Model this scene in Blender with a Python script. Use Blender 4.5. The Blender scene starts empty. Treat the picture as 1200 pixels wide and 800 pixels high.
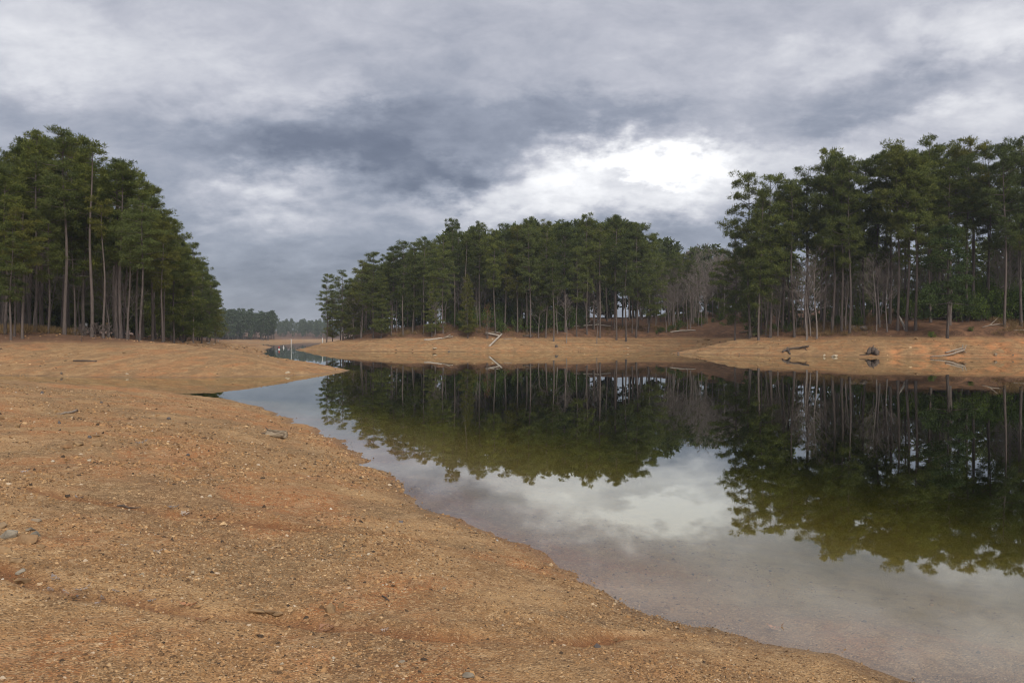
import bpy, bmesh, math, random
import numpy as np
from mathutils import Vector, Matrix

R = math.radians
random.seed(7)
rng = np.random.default_rng(7)
scene = bpy.context.scene
col = scene.collection

# ------------------------------------------------------------------ camera
EYE, FOC, HOR, CX = 2.4, 900.0, 397.0, 600.0       # eye above the lake, focal length / horizon / centre in photo pixels (1200 wide)
cam = bpy.data.cameras.new('camera')
cam.sensor_width = 36.0
cam.lens = 36.0 * FOC / 1200.0
cam.clip_start = 0.1
cam.clip_end = 6000
cam.shift_y = (HOR - 400.0) / 1200.0
camo = bpy.data.objects.new('camera', cam)
camo.location = (0, 0, EYE)
camo.rotation_euler = (R(90), 0, 0)
col.objects.link(camo)
scene.camera = camo

# ------------------------------------------------------------------ sun and sky
SUN_EL, SUN_AZ = 36.0, 160.0                        # degrees; azimuth clockwise from +Y (the sun is behind the camera, to the right)
sun = bpy.data.lights.new('sun', 'SUN')
sun.energy = 1.5
sun.angle = R(30)
sun.color = (1.0, 0.955, 0.89)
suno = bpy.data.objects.new('sun', sun)
sd = Vector((math.sin(R(SUN_AZ)) * math.cos(R(SUN_EL)), math.cos(R(SUN_AZ)) * math.cos(R(SUN_EL)), math.sin(R(SUN_EL))))
suno.rotation_euler = sd.to_track_quat('Z', 'Y').to_euler()
col.objects.link(suno)

scene.view_settings.view_transform = 'Standard'
scene.view_settings.look = 'None'
scene.view_settings.exposure = 1.15
scene.view_settings.gamma = 1.0
scene.view_settings.use_curve_mapping = False
scene.render.engine = 'CYCLES'
scene.cycles.max_bounces = 6
scene.cycles.diffuse_bounces = 3
scene.cycles.glossy_bounces = 3
scene.cycles.transmission_bounces = 4
scene.cycles.transparent_max_bounces = 12
scene.cycles.volume_bounces = 0
scene.cycles.use_adaptive_sampling = False
scene.cycles.filter_width = 1.15
scene.cycles.use_denoising = True
scene.cycles.denoiser = 'OPENIMAGEDENOISE'
scene.cycles.denoising_input_passes = 'RGB_ALBEDO_NORMAL'
scene.cycles.denoising_prefilter = 'ACCURATE'
scene.cycles.sample_clamp_indirect = 4.0


class NT:
    """small helper to write node trees"""
    def __init__(self, tree):
        self.t = tree
        tree.nodes.clear()

    def n(self, kind, **kw):
        nd = self.t.nodes.new(kind)
        for k, v in kw.items():
            setattr(nd, k, v)
        return nd

    def put(self, sock, v):
        if isinstance(v, bpy.types.NodeSocket):
            self.t.links.new(v, sock)
        elif v is not None:
            sock.default_value = v

    def m(self, op, a, b=None, c=None, clamp=False):
        nd = self.n('ShaderNodeMath', operation=op, use_clamp=clamp)
        for i, v in enumerate((a, b, c)):
            self.put(nd.inputs[i], v)
        return nd.outputs[0]

    def v(self, op, a, b=None, s=None):
        nd = self.n('ShaderNodeVectorMath', operation=op)
        self.put(nd.inputs[0], a)
        self.put(nd.inputs[1], b)
        if s is not None:
            self.put(nd.inputs['Scale'], s)
        return nd.outputs[0]

    def noise(self, vec, scale, detail=4, rough=0.5, dist=0.0, out=0):
        nd = self.n('ShaderNodeTexNoise')
        self.put(nd.inputs['Vector'], vec)
        nd.inputs['Scale'].default_value = scale
        nd.inputs['Detail'].default_value = detail
        nd.inputs['Roughness'].default_value = rough
        nd.inputs['Distortion'].default_value = dist
        return nd.outputs[out]

    def ramp(self, fac, stops, interp='LINEAR'):
        nd = self.n('ShaderNodeValToRGB')
        cr = nd.color_ramp
        cr.interpolation = interp
        while len(cr.elements) < len(stops):
            cr.elements.new(0.5)
        for e, (p, c) in zip(cr.elements, stops):
            e.position = p
            e.color = (*c, 1) if len(c) == 3 else c
        self.put(nd.inputs[0], fac)
        return nd.outputs[0]

    def mix(self, fac, a, b, mode='MIX'):
        nd = self.n('ShaderNodeMix', data_type='RGBA', blend_type=mode)
        self.put(nd.inputs[0], fac)
        self.put(nd.inputs[6], a if isinstance(a, bpy.types.NodeSocket) else (*a, 1))
        self.put(nd.inputs[7], b if isinstance(b, bpy.types.NodeSocket) else (*b, 1))
        return nd.outputs[2]

    def smooth(self, x, lo, hi):
        nd = self.n('ShaderNodeMapRange', interpolation_type='SMOOTHSTEP')
        self.put(nd.inputs[0], x)
        nd.inputs[1].default_value = lo
        nd.inputs[2].default_value = hi
        return nd.outputs[0]

    def sep(self, v):
        nd = self.n('ShaderNodeSeparateXYZ')
        self.put(nd.inputs[0], v)
        return nd.outputs

    def comb(self, x, y, z):
        nd = self.n('ShaderNodeCombineXYZ')
        for i, s in enumerate((x, y, z)):
            self.put(nd.inputs[i], s)
        return nd.outputs[0]


world = bpy.data.worlds.new('World')
scene.world = world
world.use_nodes = True
w = NT(world.node_tree)
direc = w.n('ShaderNodeTexCoord').outputs['Generated']
dx, dy, dz = w.sep(direc)
zc = w.m('MAXIMUM', dz, 0.0)
den = w.m('ADD', zc, 0.17)
plane = w.comb(w.m('DIVIDE', dx, den), w.m('DIVIDE', dy, den), 0.0)       # flat cloud deck seen in perspective
plane2 = w.comb(w.m('DIVIDE', dx, w.m('ADD', zc, 0.38)), w.m('DIVIDE', dy, w.m('ADD', zc, 0.38)), 0.0)
warp1 = w.v('SUBTRACT', w.noise(plane2, 4.5, 3, 0.55, 0, 1), (0.5, 0.5, 0.5))
warp2 = w.v('SUBTRACT', w.noise(plane2, 15.0, 5, 0.62, 0, 1), (0.5, 0.5, 0.5))
wx1, wy1, _ = w.sep(warp1)
wx2, wy2, _ = w.sep(warp2)
az = w.m('ARCTAN2', dx, dy)
el = w.m('ARCSINE', dz)
U = w.m('ADD', az, w.m('ADD', w.m('MULTIPLY', wx1, 0.24), w.m('MULTIPLY', wx2, 0.12)))
V = w.m('ADD', el, w.m('ADD', w.m('MULTIPLY', wy1, 0.10), w.m('MULTIPLY', wy2, 0.065)))
# cloud masses of the deck: photo pixel, half width, half height, brightness
CLOUDS = [(765, 190, 70, 22, 0.50), (735, 207, 140, 24, 0.24), (830, 240, 80, 30, 0.14), (660, 228, 90, 22, 0.20), (560, 250, 70, 18, 0.22),
          (55, 35, 60, 24, 0.12), (15, 95, 50, 22, 0.16), (-90, 60, 90, 60, 0.05), (315, 242, 52, 26, 0.27), (250, 130, 90, 40, 0.10), (405, 112, 40, 14, 0.10),
          (180, 60, 150, 40, 0.06), (520, 172, 45, 14, 0.12), (1030, 55, 140, 20, 0.10), (1165, 50, 60, 34, 0.16), (1130, 128, 50, 20, 0.16), (900, 90, 160, 30, 0.05),
          (1010, 175, 90, 20, 0.14), (1190, 140, 60, 30, 0.10),
          (440, 162, 130, 30, -0.25), (345, 182, 110, 22, -0.16), (530, 210, 55, 20, -0.32), (480, 120, 60, 40, -0.10), (560, 60, 160, 60, -0.05),
          (690, 133, 90, 16, -0.13), (640, 165, 80, 22, -0.10), (1035, 130, 70, 32, -0.17), (1130, 85, 80, 18, -0.08), (730, 217, 40, 9, -0.24),
          (790, 268, 90, 14, -0.13), (230, 225, 80, 30, -0.06), (330, 322, 120, 14, -0.08), (860, 150, 70, 16, -0.05), (100, 150, 160, 26, -0.06)]
tot = None
for px, py, sx, sy, amp in CLOUDS:
    u0 = math.atan((px - CX) / FOC)
    v0 = math.atan((HOR - py) / math.hypot(FOC, px - CX))
    a = w.m('MULTIPLY', w.m('SUBTRACT', U, u0), FOC / sx)
    b = w.m('MULTIPLY', w.m('SUBTRACT', V, v0), FOC / sy)
    q = w.m('ADD', w.m('MULTIPLY', a, a), w.m('MULTIPLY', b, b))
    g = w.m('MULTIPLY', w.m('EXPONENT', w.m('MULTIPLY', q, -0.7)), amp)
    tot = g if tot is None else w.m('ADD', tot, g)
fb1 = w.m('SUBTRACT', w.noise(plane, 1.0, 6, 0.58, 0.3), 0.5)
fb2 = w.m('SUBTRACT', w.noise(w.v('MULTIPLY', plane2, (1.0, 1.5, 1.0)), 5.5, 8, 0.62, 0.35), 0.5)
fb3 = w.m('SUBTRACT', w.noise(w.v('MULTIPLY', plane2, (1.0, 1.4, 1.0)), 17.0, 6, 0.6, 0.5), 0.5)
base = w.m('ADD', w.m('MULTIPLY', w.smooth(el, 0.0, 0.34), 0.24), w.m('MULTIPLY', w.smooth(el, 0.25, 1.5), 0.22))
B = w.m('ADD', w.m('ADD', w.m('ADD', base, 0.33), tot), w.m('ADD', w.m('MULTIPLY', fb1, 0.22), w.m('ADD', w.m('MULTIPLY', fb2, 0.36), w.m('MULTIPLY', fb3, 0.12))), clamp=True)
ccol = w.ramp(B, [(0.0, (0.095, 0.112, 0.160)), (0.22, (0.155, 0.175, 0.235)), (0.42, (0.29, 0.315, 0.385)), (0.60, (0.50, 0.51, 0.57)), (0.80, (0.80, 0.80, 0.83)), (1.0, (1.15, 1.15, 1.15))])
sky = w.n('ShaderNodeTexSky', sky_type='NISHITA', sun_disc=False, sun_elevation=R(SUN_EL), sun_rotation=R(SUN_AZ))
bg1 = w.n('ShaderNodeBackground')
w.put(bg1.inputs[0], sky.outputs[0])
bg1.inputs[1].default_value = 0.06
bg2 = w.n('ShaderNodeBackground')
w.put(bg2.inputs[0], ccol)
bg2.inputs[1].default_value = 0.49
ms = w.n('ShaderNodeMixShader')
ms.inputs[0].default_value = 0.94
w.put(ms.inputs[1], bg1.outputs[0])
w.put(ms.inputs[2], bg2.outputs[0])
wo = w.n('ShaderNodeOutputWorld')
w.put(wo.inputs[0], ms.outputs[0])
world.cycles.sampling_method = 'MANUAL'
world.cycles.sample_map_resolution = 512


# ------------------------------------------------------------------ numpy noise and the shape of the land
def _hash(ix, iy, seed):
    h = (ix.astype(np.int64) * 374761393 + iy.astype(np.int64) * 668265263 + seed * 974634777) & 0xffffffff
    h = ((h ^ (h >> 13)) * 1274126177) & 0xffffffff
    return ((h ^ (h >> 16)) & 0xffff) / 65535.0


def vnoise(x, y, seed=0):
    ix, iy = np.floor(x), np.floor(y)
    fx, fy = x - ix, y - iy
    fx, fy = fx * fx * fx * (fx * (fx * 6 - 15) + 10), fy * fy * fy * (fy * (fy * 6 - 15) + 10)
    a, b = _hash(ix, iy, seed), _hash(ix + 1, iy, seed)
    c, d = _hash(ix, iy + 1, seed), _hash(ix + 1, iy + 1, seed)
    return (a + (b - a) * fx) * (1 - fy) + (c + (d - c) * fx) * fy - 0.5


def fbm(x, y, wl, octv=4, seed=0, gain=0.5):
    s, a, f = 0.0, 1.0, 1.0 / wl
    for o in range(octv):
        s = s + a * vnoise(x * f + 13.7 * o, y * f - 7.1 * o, seed + o)
        a *= gain
        f *= 2.03
    return s


def sstep(lo, hi, x):
    t = np.clip((x - lo) / (hi - lo), 0, 1)
    return t * t * (3 - 2 * t)


def wp(px, py):
    """photo pixel of a point on the lake level -> world x, y"""
    D = FOC * EYE / (py - HOR)
    return ((px - CX) / FOC * D, D)


def xd(px, D):
    return ((px - CX) / FOC * D, D)


NEAR = [wp(*p) for p in ((1320, 850), (1180, 818), (1090, 800), (1040, 788), (1000, 776), (930, 762), (890, 757), (850, 745), (800, 738), (760, 722), (720, 702), (640, 663), (545, 620), (505, 598), (478, 580),
                         (470, 566), (440, 545), (418, 530), (395, 514), (335, 487), (285, 473), (250, 467))]
NEAR += [(-17, 33.2), (-24, 34.8), (-40, 36), (-90, 40), (-300, 40), (-300, -300), (300, -300), (60, -40), (18, -12), (7, 1)]
LEFT = [wp(*p) for p in ((405, 433.5), (385, 436), (365, 438.5), (330, 440.5), (240, 442), (100, 441.5), (0, 440))]
LEFT += [(-60, 52), (-120, 60), (-400, 70), (-400, 420), (-120, 330), (-72, 230), (-58, 180), (-47, 145), (-37, 115), (-29, 92), (-21, 76), (-16, 67)]
CENT = [(1600, -40), (220, 50), (150, 68), (100, 80), (75, 86.5)] + [wp(*p) for p in ((1200, 420.5), (1100, 419.5), (1000, 418.5), (900, 416.6), (840, 415.6), (784, 414.4))]
CENT += [(29, 130), (38, 141), (44, 150), (36, 155.5)] + [wp(*p) for p in ((775, 411), (700, 411.6), (600, 412), (520, 412), (430, 411.6), (380, 410.8), (345, 410))]
CENT += [(-49, 182), (-50, 215), (-42, 300), (-60, 420), (-40, 620), (100, 800), (1600, 800)]
FAR = [(-900, 430), (-330, 470), (-215, 505), (-180, 500), (-150, 508), (-138, 525), (-150, 580), (-190, 700), (-240, 840), (-150, 850), (-40, 850), (100, 850), (1600, 850), (1600, 1700), (-1700, 1700), (-1700, 430)]

# rills: old water lines worn into the near slope (photo pixels)
RILLS_PX = [[(0, 664), (45, 683), (100, 697), (170, 706), (240, 716), (310, 724), (380, 731), (470, 738), (560, 746), (640, 750), (720, 747), (790, 748)],
            [(36, 572), (90, 583), (140, 593), (190, 599), (232, 604), (290, 611), (360, 619), (430, 624), (500, 634)]]
RILLS = []
RIGHT_RILLS = [1041, 1076, 1100, 1143, 1163, 1190, 1215]


def poly_sd(poly, x, y):
    """signed distance, positive inside"""
    best = np.full(x.shape, 1e18)
    inside = np.zeros(x.shape, bool)
    n = len(poly)
    for i in range(n):
        ax, ay = poly[i]
        bx, by = poly[(i + 1) % n]
        ex, ey = bx - ax, by - ay
        L = ex * ex + ey * ey
        t = np.clip(((x - ax) * ex + (y - ay) * ey) / L, 0, 1)
        ddx, ddy = x - ax - t * ex, y - ay - t * ey
        best = np.minimum(best, ddx * ddx + ddy * ddy)
        if ay != by:
            c = ((ay > y) != (by > y)) & (x < (bx - ax) * (y - ay) / (by - ay) + ax)
            inside ^= c
    d = np.sqrt(best)
    return np.where(inside, d, -d)


def line_dist(pts, x, y):
    best = np.full(x.shape, 1e9)
    side = np.zeros(x.shape)
    for (ax, ay), (bx, by) in zip(pts[:-1], pts[1:]):
        ex, ey = bx - ax, by - ay
        t = np.clip(((x - ax) * ex + (y - ay) * ey) / (ex * ex + ey * ey), 0, 1)
        d = np.hypot(x - ax - t * ex, y - ay - t * ey)
        s = np.sign(ex * (y - ay) - ey * (x - ax))
        side = np.where(d < best, s, side)
        best = np.minimum(best, d)
    return best * np.where(side == 0, 1, side)


def prof(d, cap, slope, wcap, wslope):
    up = cap * (1 - np.exp(-np.maximum(d, 0) * slope / cap))
    dn = -wcap * (1 - np.exp(np.minimum(d, 0) * wslope / wcap))
    return np.where(d > 0, up, dn)


def clay_field(x, y):
    """bare orange clay washed out along the gullies of the right beach"""
    out = np.zeros(x.shape)
    for p in RIGHT_RILLS:
        cx_ = (p + 10 - CX) / FOC * 98.0 + (y - 96) * 0.25 + fbm(x, y, 3, 3, p) * 1.6
        out = np.maximum(out, np.exp(-((x - cx_) / 1.1) ** 2))
    return out * sstep(90, 93, y) * (1 - sstep(100, 106, y)) * (x > 40)


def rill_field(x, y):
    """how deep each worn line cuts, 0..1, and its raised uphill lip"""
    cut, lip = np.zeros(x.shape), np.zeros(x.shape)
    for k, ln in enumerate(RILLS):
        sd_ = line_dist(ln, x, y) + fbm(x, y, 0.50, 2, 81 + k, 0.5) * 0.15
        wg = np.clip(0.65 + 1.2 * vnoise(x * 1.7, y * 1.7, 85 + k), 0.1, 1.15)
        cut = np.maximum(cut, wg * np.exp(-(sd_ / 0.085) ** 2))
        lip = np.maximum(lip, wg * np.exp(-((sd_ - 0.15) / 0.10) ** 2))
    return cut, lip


def height(x, y, fine=True):
    x = np.asarray(x, float)
    y = np.asarray(y, float)
    r = np.hypot(x, y)
    wob = fbm(x, y, 9.0, 3, 11) * 0.9
    dN = poly_sd(NEAR, x, y) + fbm(x, y, 0.9, 4, 3) * 0.22 * np.clip(r / 9, 0.5, 3) + fbm(x, y, 4.0, 2, 5) * 0.35
    zN = prof(dN, 1.52, 0.24, 2.6, 0.115)
    dL = poly_sd(LEFT, x, y) + wob * 1.2 + fbm(x, y, 2.5, 3, 21) * 0.5
    zL = prof(dL, 4.3, 0.225, 3.0, 0.16)
    dC = poly_sd(CENT, x, y) + wob * 1.8 + fbm(x, y, 3.0, 3, 31) * 0.8
    zC = prof(dC, 9.5, 0.27, 4.0, 0.2)
    zC = zC + np.clip(dC - 14, 0, 22) * 0.07 * sstep(36, 60, x)
    dF = poly_sd(FAR, x, y) + fbm(x, y, 60, 3, 41) * 14
    zF = prof(dF, 16, 0.11, 4.0, 0.1)
    # worn strata on the drawdown slope across the lake
    ph = (zC + fbm(x, y, 14, 2, 51) * 0.35) / 0.33
    zC = zC + np.where((zC > 0.25) & (zC < 3.2), -0.075 * np.sin(2 * np.pi * ph) - 0.025 * np.sin(4.7 * np.pi * ph + 1.0), 0)
    # small undercut bank where the forest floor begins
    zC = zC + 0.42 * sstep(2.95, 3.12, zC + fbm(x, y, 5, 3, 52) * 0.5) * sstep(-60, -35, x)
    for p in RIGHT_RILLS:
        X0 = (p - CX) / FOC * 100.0
        cx_ = X0 + np.clip((zC - 0.3), 0, 3) ** 0.7 * 2.1 + fbm(x, y, 2, 2, p) * 0.5
        zC = zC - 0.24 * np.exp(-((x - cx_) / 0.32) ** 2) * sstep(0.15, 0.5, zC) * (1 - sstep(1.3, 2.1, zC)) * (y > 80) * (y < 125)
    z = np.maximum(np.maximum(zN, zL), np.maximum(zC, zF))
    # rolling ground
    amp = sstep(0.1, 1.2, z)
    z = z + fbm(x, y, 7, 4, 61) * 0.20 * amp * sstep(14, 50, r) + fbm(x, y, 2.2, 4, 62) * 0.085 * sstep(-0.2, 0.4, z) * (1 - sstep(40, 90, r))
    z = z + sstep(2.6, 4.5, z) * fbm(x, y, 4, 4, 63) * 0.35 * sstep(30, 60, r)
    if fine:
        near = (1 - sstep(14, 34, r))
        z = z + near * (fbm(x, y, 0.55, 3, 71, 0.5) * 0.034 + np.abs(fbm(x, y, 0.16, 2, 72, 0.5)) * 0.007)
        if RILLS:
            cut, lip = rill_field(x, y)
            z = z - 0.045 * cut + 0.016 * lip
    return z


def ground(x, y):
    return float(height(np.array([x]), np.array([y]))[0])


def pick(px, py, rmax=240.0, rmin=2.5):
    """where the line of sight through a photo pixel meets the ground"""
    ux, uz = (px - CX) / FOC, (HOR - py) / FOC
    lo, hi = rmin, rmax
    for n in (260, 40):
        ts = np.geomspace(lo, hi, n)
        h = height(ux * ts, ts)
        hit = np.nonzero(np.maximum(h, 0.0) >= EYE + uz * ts)[0]
        i = hit[0] if len(hit) else n - 1
        lo, hi = ts[max(i - 1, 0)], ts[i]
        if i == 0:
            break
    return Vector((ux * ts[i], ts[i], h[i]))


def pick_on(px, py, **k):
    p = pick(px, py, **k)
    return p


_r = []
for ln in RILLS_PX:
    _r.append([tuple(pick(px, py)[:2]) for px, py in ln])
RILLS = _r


# ------------------------------------------------------------------ materials
def mat(name):
    m = bpy.data.materials.new(name)
    m.use_nodes = True
    t = NT(m.node_tree)
    out = t.n('ShaderNodeOutputMaterial')
    return m, t, out


def principled(t, out, colr, rough=0.9, spec=0.25, normal=None):
    p = t.n('ShaderNodeBsdfPrincipled')
    t.put(p.inputs['Base Color'], colr if isinstance(colr, bpy.types.NodeSocket) else (*colr, 1))
    t.put(p.inputs['Roughness'], rough)
    p.inputs['Specular IOR Level'].default_value = spec
    if normal is not None:
        t.put(p.inputs['Normal'], normal)
    t.put(out.inputs[0], p.outputs[0])
    return p


def bump(t, h, strength, dist):
    b = t.n('ShaderNodeBump')
    b.inputs['Strength'].default_value = strength
    b.inputs['Distance'].default_value = dist
    t.put(b.inputs['Height'], h)
    return b.outputs[0]


def mat_ground():
    m, t, out = mat('ground')
    geo = t.n('ShaderNodeNewGeometry')
    P = geo.outputs['Position']
    x, y, z = t.sep(P)
    n_big = t.noise(P, 0.11, 4, 0.55)
    n_mid = t.noise(P, 0.75, 5, 0.6, 0.4)
    n_small = t.noise(P, 5.0, 5, 0.65)
    n_fine = t.noise(P, 34.0, 4, 0.7)
    tan = t.mix(t.smooth(n_mid, 0.38, 0.66), (0.245, 0.132, 0.055), (0.435, 0.265, 0.122))
    clay = t.mix(t.smooth(n_small, 0.3, 0.7), (0.300, 0.112, 0.038), (0.410, 0.172, 0.062))
    beach = t.mix(t.smooth(t.noise(P, 0.33, 5, 0.6, 0.6), 0.45, 0.60), tan, clay)
    olive = t.mix(t.smooth(n_small, 0.35, 0.65), (0.125, 0.080, 0.040), (0.225, 0.145, 0.072))
    beach = t.mix(t.m('MULTIPLY', t.smooth(t.noise(P, 0.42, 5, 0.62, 0.8), 0.47, 0.60), 0.80), beach, olive)
    # grains of three sizes
    for sc, amt, c0, c1 in ((2.6, 0.30, (0.12, 0.070, 0.036), (0.46, 0.31, 0.17)), (14, 0.50, (0.10, 0.058, 0.030), (0.50, 0.34, 0.19)), (45, 0.70, (0.085, 0.050, 0.026), (0.55, 0.38, 0.21)), (120, 0.75, (0.07, 0.042, 0.022), (0.58, 0.40, 0.22))):
        vo = t.n('ShaderNodeTexVoronoi')
        t.put(vo.inputs['Vector'], P)
        vo.inputs['Scale'].default_value = sc
        cellv = t.sep(vo.outputs['Color'])[0]
        pick_ = t.m('MULTIPLY', t.smooth(cellv, 0.62, 0.80), amt)
        tone = t.sep(vo.outputs['Color'])[1]
        beach = t.mix(pick_, beach, t.ramp(tone, [(0, c0), (0.4, (0.25, 0.142, 0.064)), (0.75, (0.45, 0.285, 0.14)), (1, c1)]))
    # redder clay along the worn lines, darkened to paint in their shade
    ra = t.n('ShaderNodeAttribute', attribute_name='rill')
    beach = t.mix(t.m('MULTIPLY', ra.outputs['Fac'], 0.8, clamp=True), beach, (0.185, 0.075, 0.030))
    # water-laid strata: bands that follow the levels the lake stood at
    zz = t.m('ADD', z, t.m('MULTIPLY', t.noise(P, 0.22, 3), 0.5))
    st = t.noise(t.comb(t.m('MULTIPLY', x, 0.02), t.m('MULTIPLY', y, 0.02), t.m('MULTIPLY', zz, 8.0)), 1.0, 5, 0.7)
    far = t.smooth(y, 84, 96)
    beach = t.mix(t.m('MULTIPLY', far, t.m('MULTIPLY', t.smooth(st, 0.50, 0.60), 0.62)), beach, (0.165, 0.092, 0.046))
    beach = t.mix(t.m('MULTIPLY', far, t.m('MULTIPLY', t.smooth(st, 0.47, 0.36), 0.50)), beach, (0.42, 0.275, 0.135))
    ca = t.n('ShaderNodeAttribute', attribute_name='clay')
    beach = t.mix(t.m('MULTIPLY', ca.outputs['Fac'], t.m('MULTIPLY', t.smooth(n_mid, 0.35, 0.6), 0.8)), beach, (0.52, 0.215, 0.085))
    mott = t.noise(P, 1.1, 7, 0.72, 0.5)
    beach = t.mix(t.m('MULTIPLY', t.smooth(y, 36, 50), t.m('MULTIPLY', t.smooth(mott, 0.48, 0.62), 0.62)), beach, (0.190, 0.108, 0.052))
    # pine straw and leaf litter above the old shoreline
    straw = t.mix(t.smooth(n_small, 0.3, 0.7), (0.070, 0.036, 0.021), (0.160, 0.086, 0.048))
    straw = t.mix(t.smooth(n_mid, 0.45, 0.7), straw, (0.205, 0.105, 0.056))
    edge = t.m('ADD', z, t.m('MULTIPLY', t.m('SUBTRACT', n_mid, 0.5), 1.1))
    edge = t.m('ADD', edge, t.m('MULTIPLY', t.m('SUBTRACT', n_big, 0.5), 1.0))
    edge = t.m('ADD', edge, t.m('MULTIPLY', t.smooth(x, -22, -34), 0.62))
    colr = t.mix(t.smooth(edge, 2.35, 2.95), beach, straw)
    # wet rim and silt in the shallows
    wob = t.m('ADD', z, t.m('MULTIPLY', t.m('SUBTRACT', n_mid, 0.5), 0.06))
    wet = t.smooth(wob, 0.10, 0.015)
    colr = t.mix(t.m('MULTIPLY', wet, 0.38), colr, (0.10, 0.062, 0.034))
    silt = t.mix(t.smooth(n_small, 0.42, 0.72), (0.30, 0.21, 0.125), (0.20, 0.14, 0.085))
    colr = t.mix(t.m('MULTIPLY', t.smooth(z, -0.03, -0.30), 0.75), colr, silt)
    colr = t.mix(t.smooth(z, -0.45, -1.3), colr, (0.050, 0.047, 0.020))  # dimness of deep murky water put into the bottom colour as dark olive
    vb = t.n('ShaderNodeTexVoronoi')
    t.put(vb.inputs['Vector'], P)
    vb.inputs['Scale'].default_value = 55
    hgt = t.m('ADD', t.m('MULTIPLY', vb.outputs['Distance'], -0.9), t.m('ADD', t.m('MULTIPLY', n_fine, 0.8), t.m('MULTIPLY', n_small, 1.2)))
    nb = bump(t, hgt, 0.65, 0.025)
    rough = t.m('SUBTRACT', 0.93, t.m('MULTIPLY', wet, 0.30))
    principled(t, out, colr, rough, 0.2, nb)
    return m


def mat_water():
    m, t, out = mat('water')
    geo = t.n('ShaderNodeNewGeometry')
    P = geo.outputs['Position']
    n1 = t.noise(t.v('MULTIPLY', P, (0.55, 0.8, 1)), 1.0, 3, 0.5)
    n2 = t.noise(t.v('MULTIPLY', P, (2.2, 3.2, 1)), 1.0, 2, 0.5)
    calm = t.smooth(t.noise(P, 0.035, 2), 0.35, 0.7)
    h = t.m('ADD', t.m('MULTIPLY', n1, 0.65), t.m('MULTIPLY', t.m('MULTIPLY', n2, 0.10), t.m('ADD', calm, 0.3)))
    nb = bump(t, h, 0.05, 0.012)
    vd = t.n('ShaderNodeVectorMath', operation='DOT_PRODUCT')
    t.put(vd.inputs[0], nb)
    t.put(vd.inputs[1], geo.outputs['Incoming'])
    cosv = t.m('ABSOLUTE', vd.outputs['Value'])
    schlick = t.m('ADD', 0.04, t.m('MULTIPLY', 0.96, t.m('POWER', t.m('SUBTRACT', 1.0, cosv, clamp=True), 3.8)))
    gl = t.n('ShaderNodeBsdfGlossy')
    gl.inputs['Roughness'].default_value = 0.003
    gl.inputs['Color'].default_value = (0.93, 0.95, 0.93, 1)
    t.put(gl.inputs['Normal'], nb)
    tp = t.n('ShaderNodeBsdfTransparent')
    mx = t.n('ShaderNodeMixShader')
    t.put(mx.inputs[0], schlick)
    t.put(mx.inputs[1], tp.outputs[0])
    t.put(mx.inputs[2], gl.outputs[0])
    t.put(out.inputs[0], mx.outputs[0])
    ab = t.n('ShaderNodeVolumeAbsorption')
    ab.inputs['Color'].default_value = (0.62, 0.66, 0.20, 1)
    ab.inputs['Density'].default_value = 0.75
    t.put(out.inputs[1], ab.outputs[0])
    return m


def mat_leafy(name, lo, hi, tint, transl=0.3, warm=None):
    """needles and leaves: a tone for each plant, a tone for each tuft"""
    m, t, out = mat(name)
    geo = t.n('ShaderNodeNewGeometry')
    oi = t.n('ShaderNodeObjectInfo')
    n1 = t.noise(geo.outputs['Position'], 1.3, 3, 0.6)
    island = geo.outputs['Random Per Island']
    c = t.mix(t.smooth(n1, 0.3, 0.72), lo, hi)
    c = t.mix(t.m('MULTIPLY', oi.outputs['Random'], 0.65), c, tint)
    c = t.mix(1.0, c, t.ramp(t.m('FRACT', t.m('MULTIPLY', oi.outputs['Random'], 13.7)), [(0, (0.68, 0.72, 0.72)), (0.5, (1, 1, 1)), (1, (1.32, 1.28, 1.12))]), 'MULTIPLY')
    if warm:
        c = t.mix(t.m('MULTIPLY', t.smooth(t.m('FRACT', t.m('MULTIPLY', oi.outputs['Random'], 7.3)), 0.75, 1.0), 0.45), c, warm)
    c = t.mix(1.0, c, t.ramp(island, [(0, (0.62, 0.62, 0.62)), (1, (1.3, 1.3, 1.3))]), 'MULTIPLY')
    d = t.n('ShaderNodeBsdfDiffuse')
    t.put(d.inputs[0], c)
    tl = t.n('ShaderNodeBsdfTranslucent')
    t.put(tl.inputs[0], c)
    mx = t.n('ShaderNodeMixShader')
    mx.inputs[0].default_value = transl
    t.put(mx.inputs[1], d.outputs[0])
    t.put(mx.inputs[2], tl.outputs[0])
    t.put(out.inputs[0], mx.outputs[0])
    return m


def mat_bark(name, c0, c1, c2=None, scale=6.0, zs=0.15, bstr=0.6, along=(1, 1, 0)):
    m, t, out = mat(name)
    tc = t.n('ShaderNodeTexCoord').outputs['Object']
    oi = t.n('ShaderNodeObjectInfo')
    v = t.v('ADD', t.v('MULTIPLY', tc, tuple(1 if a else zs for a in along)), t.v('SCALE', (7, 3, 5), None, oi.outputs['Random']))
    n = t.noise(v, scale, 5, 0.65, 0.3)
    c = t.mix(t.smooth(n, 0.32, 0.68), c0, c1)
    if c2:
        c = t.mix(t.m('MULTIPLY', oi.outputs['Random'], 0.75), c, c2)
    principled(t, out, c, 0.95, 0.15, bump(t, n, bstr, 0.05))
    return m


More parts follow.
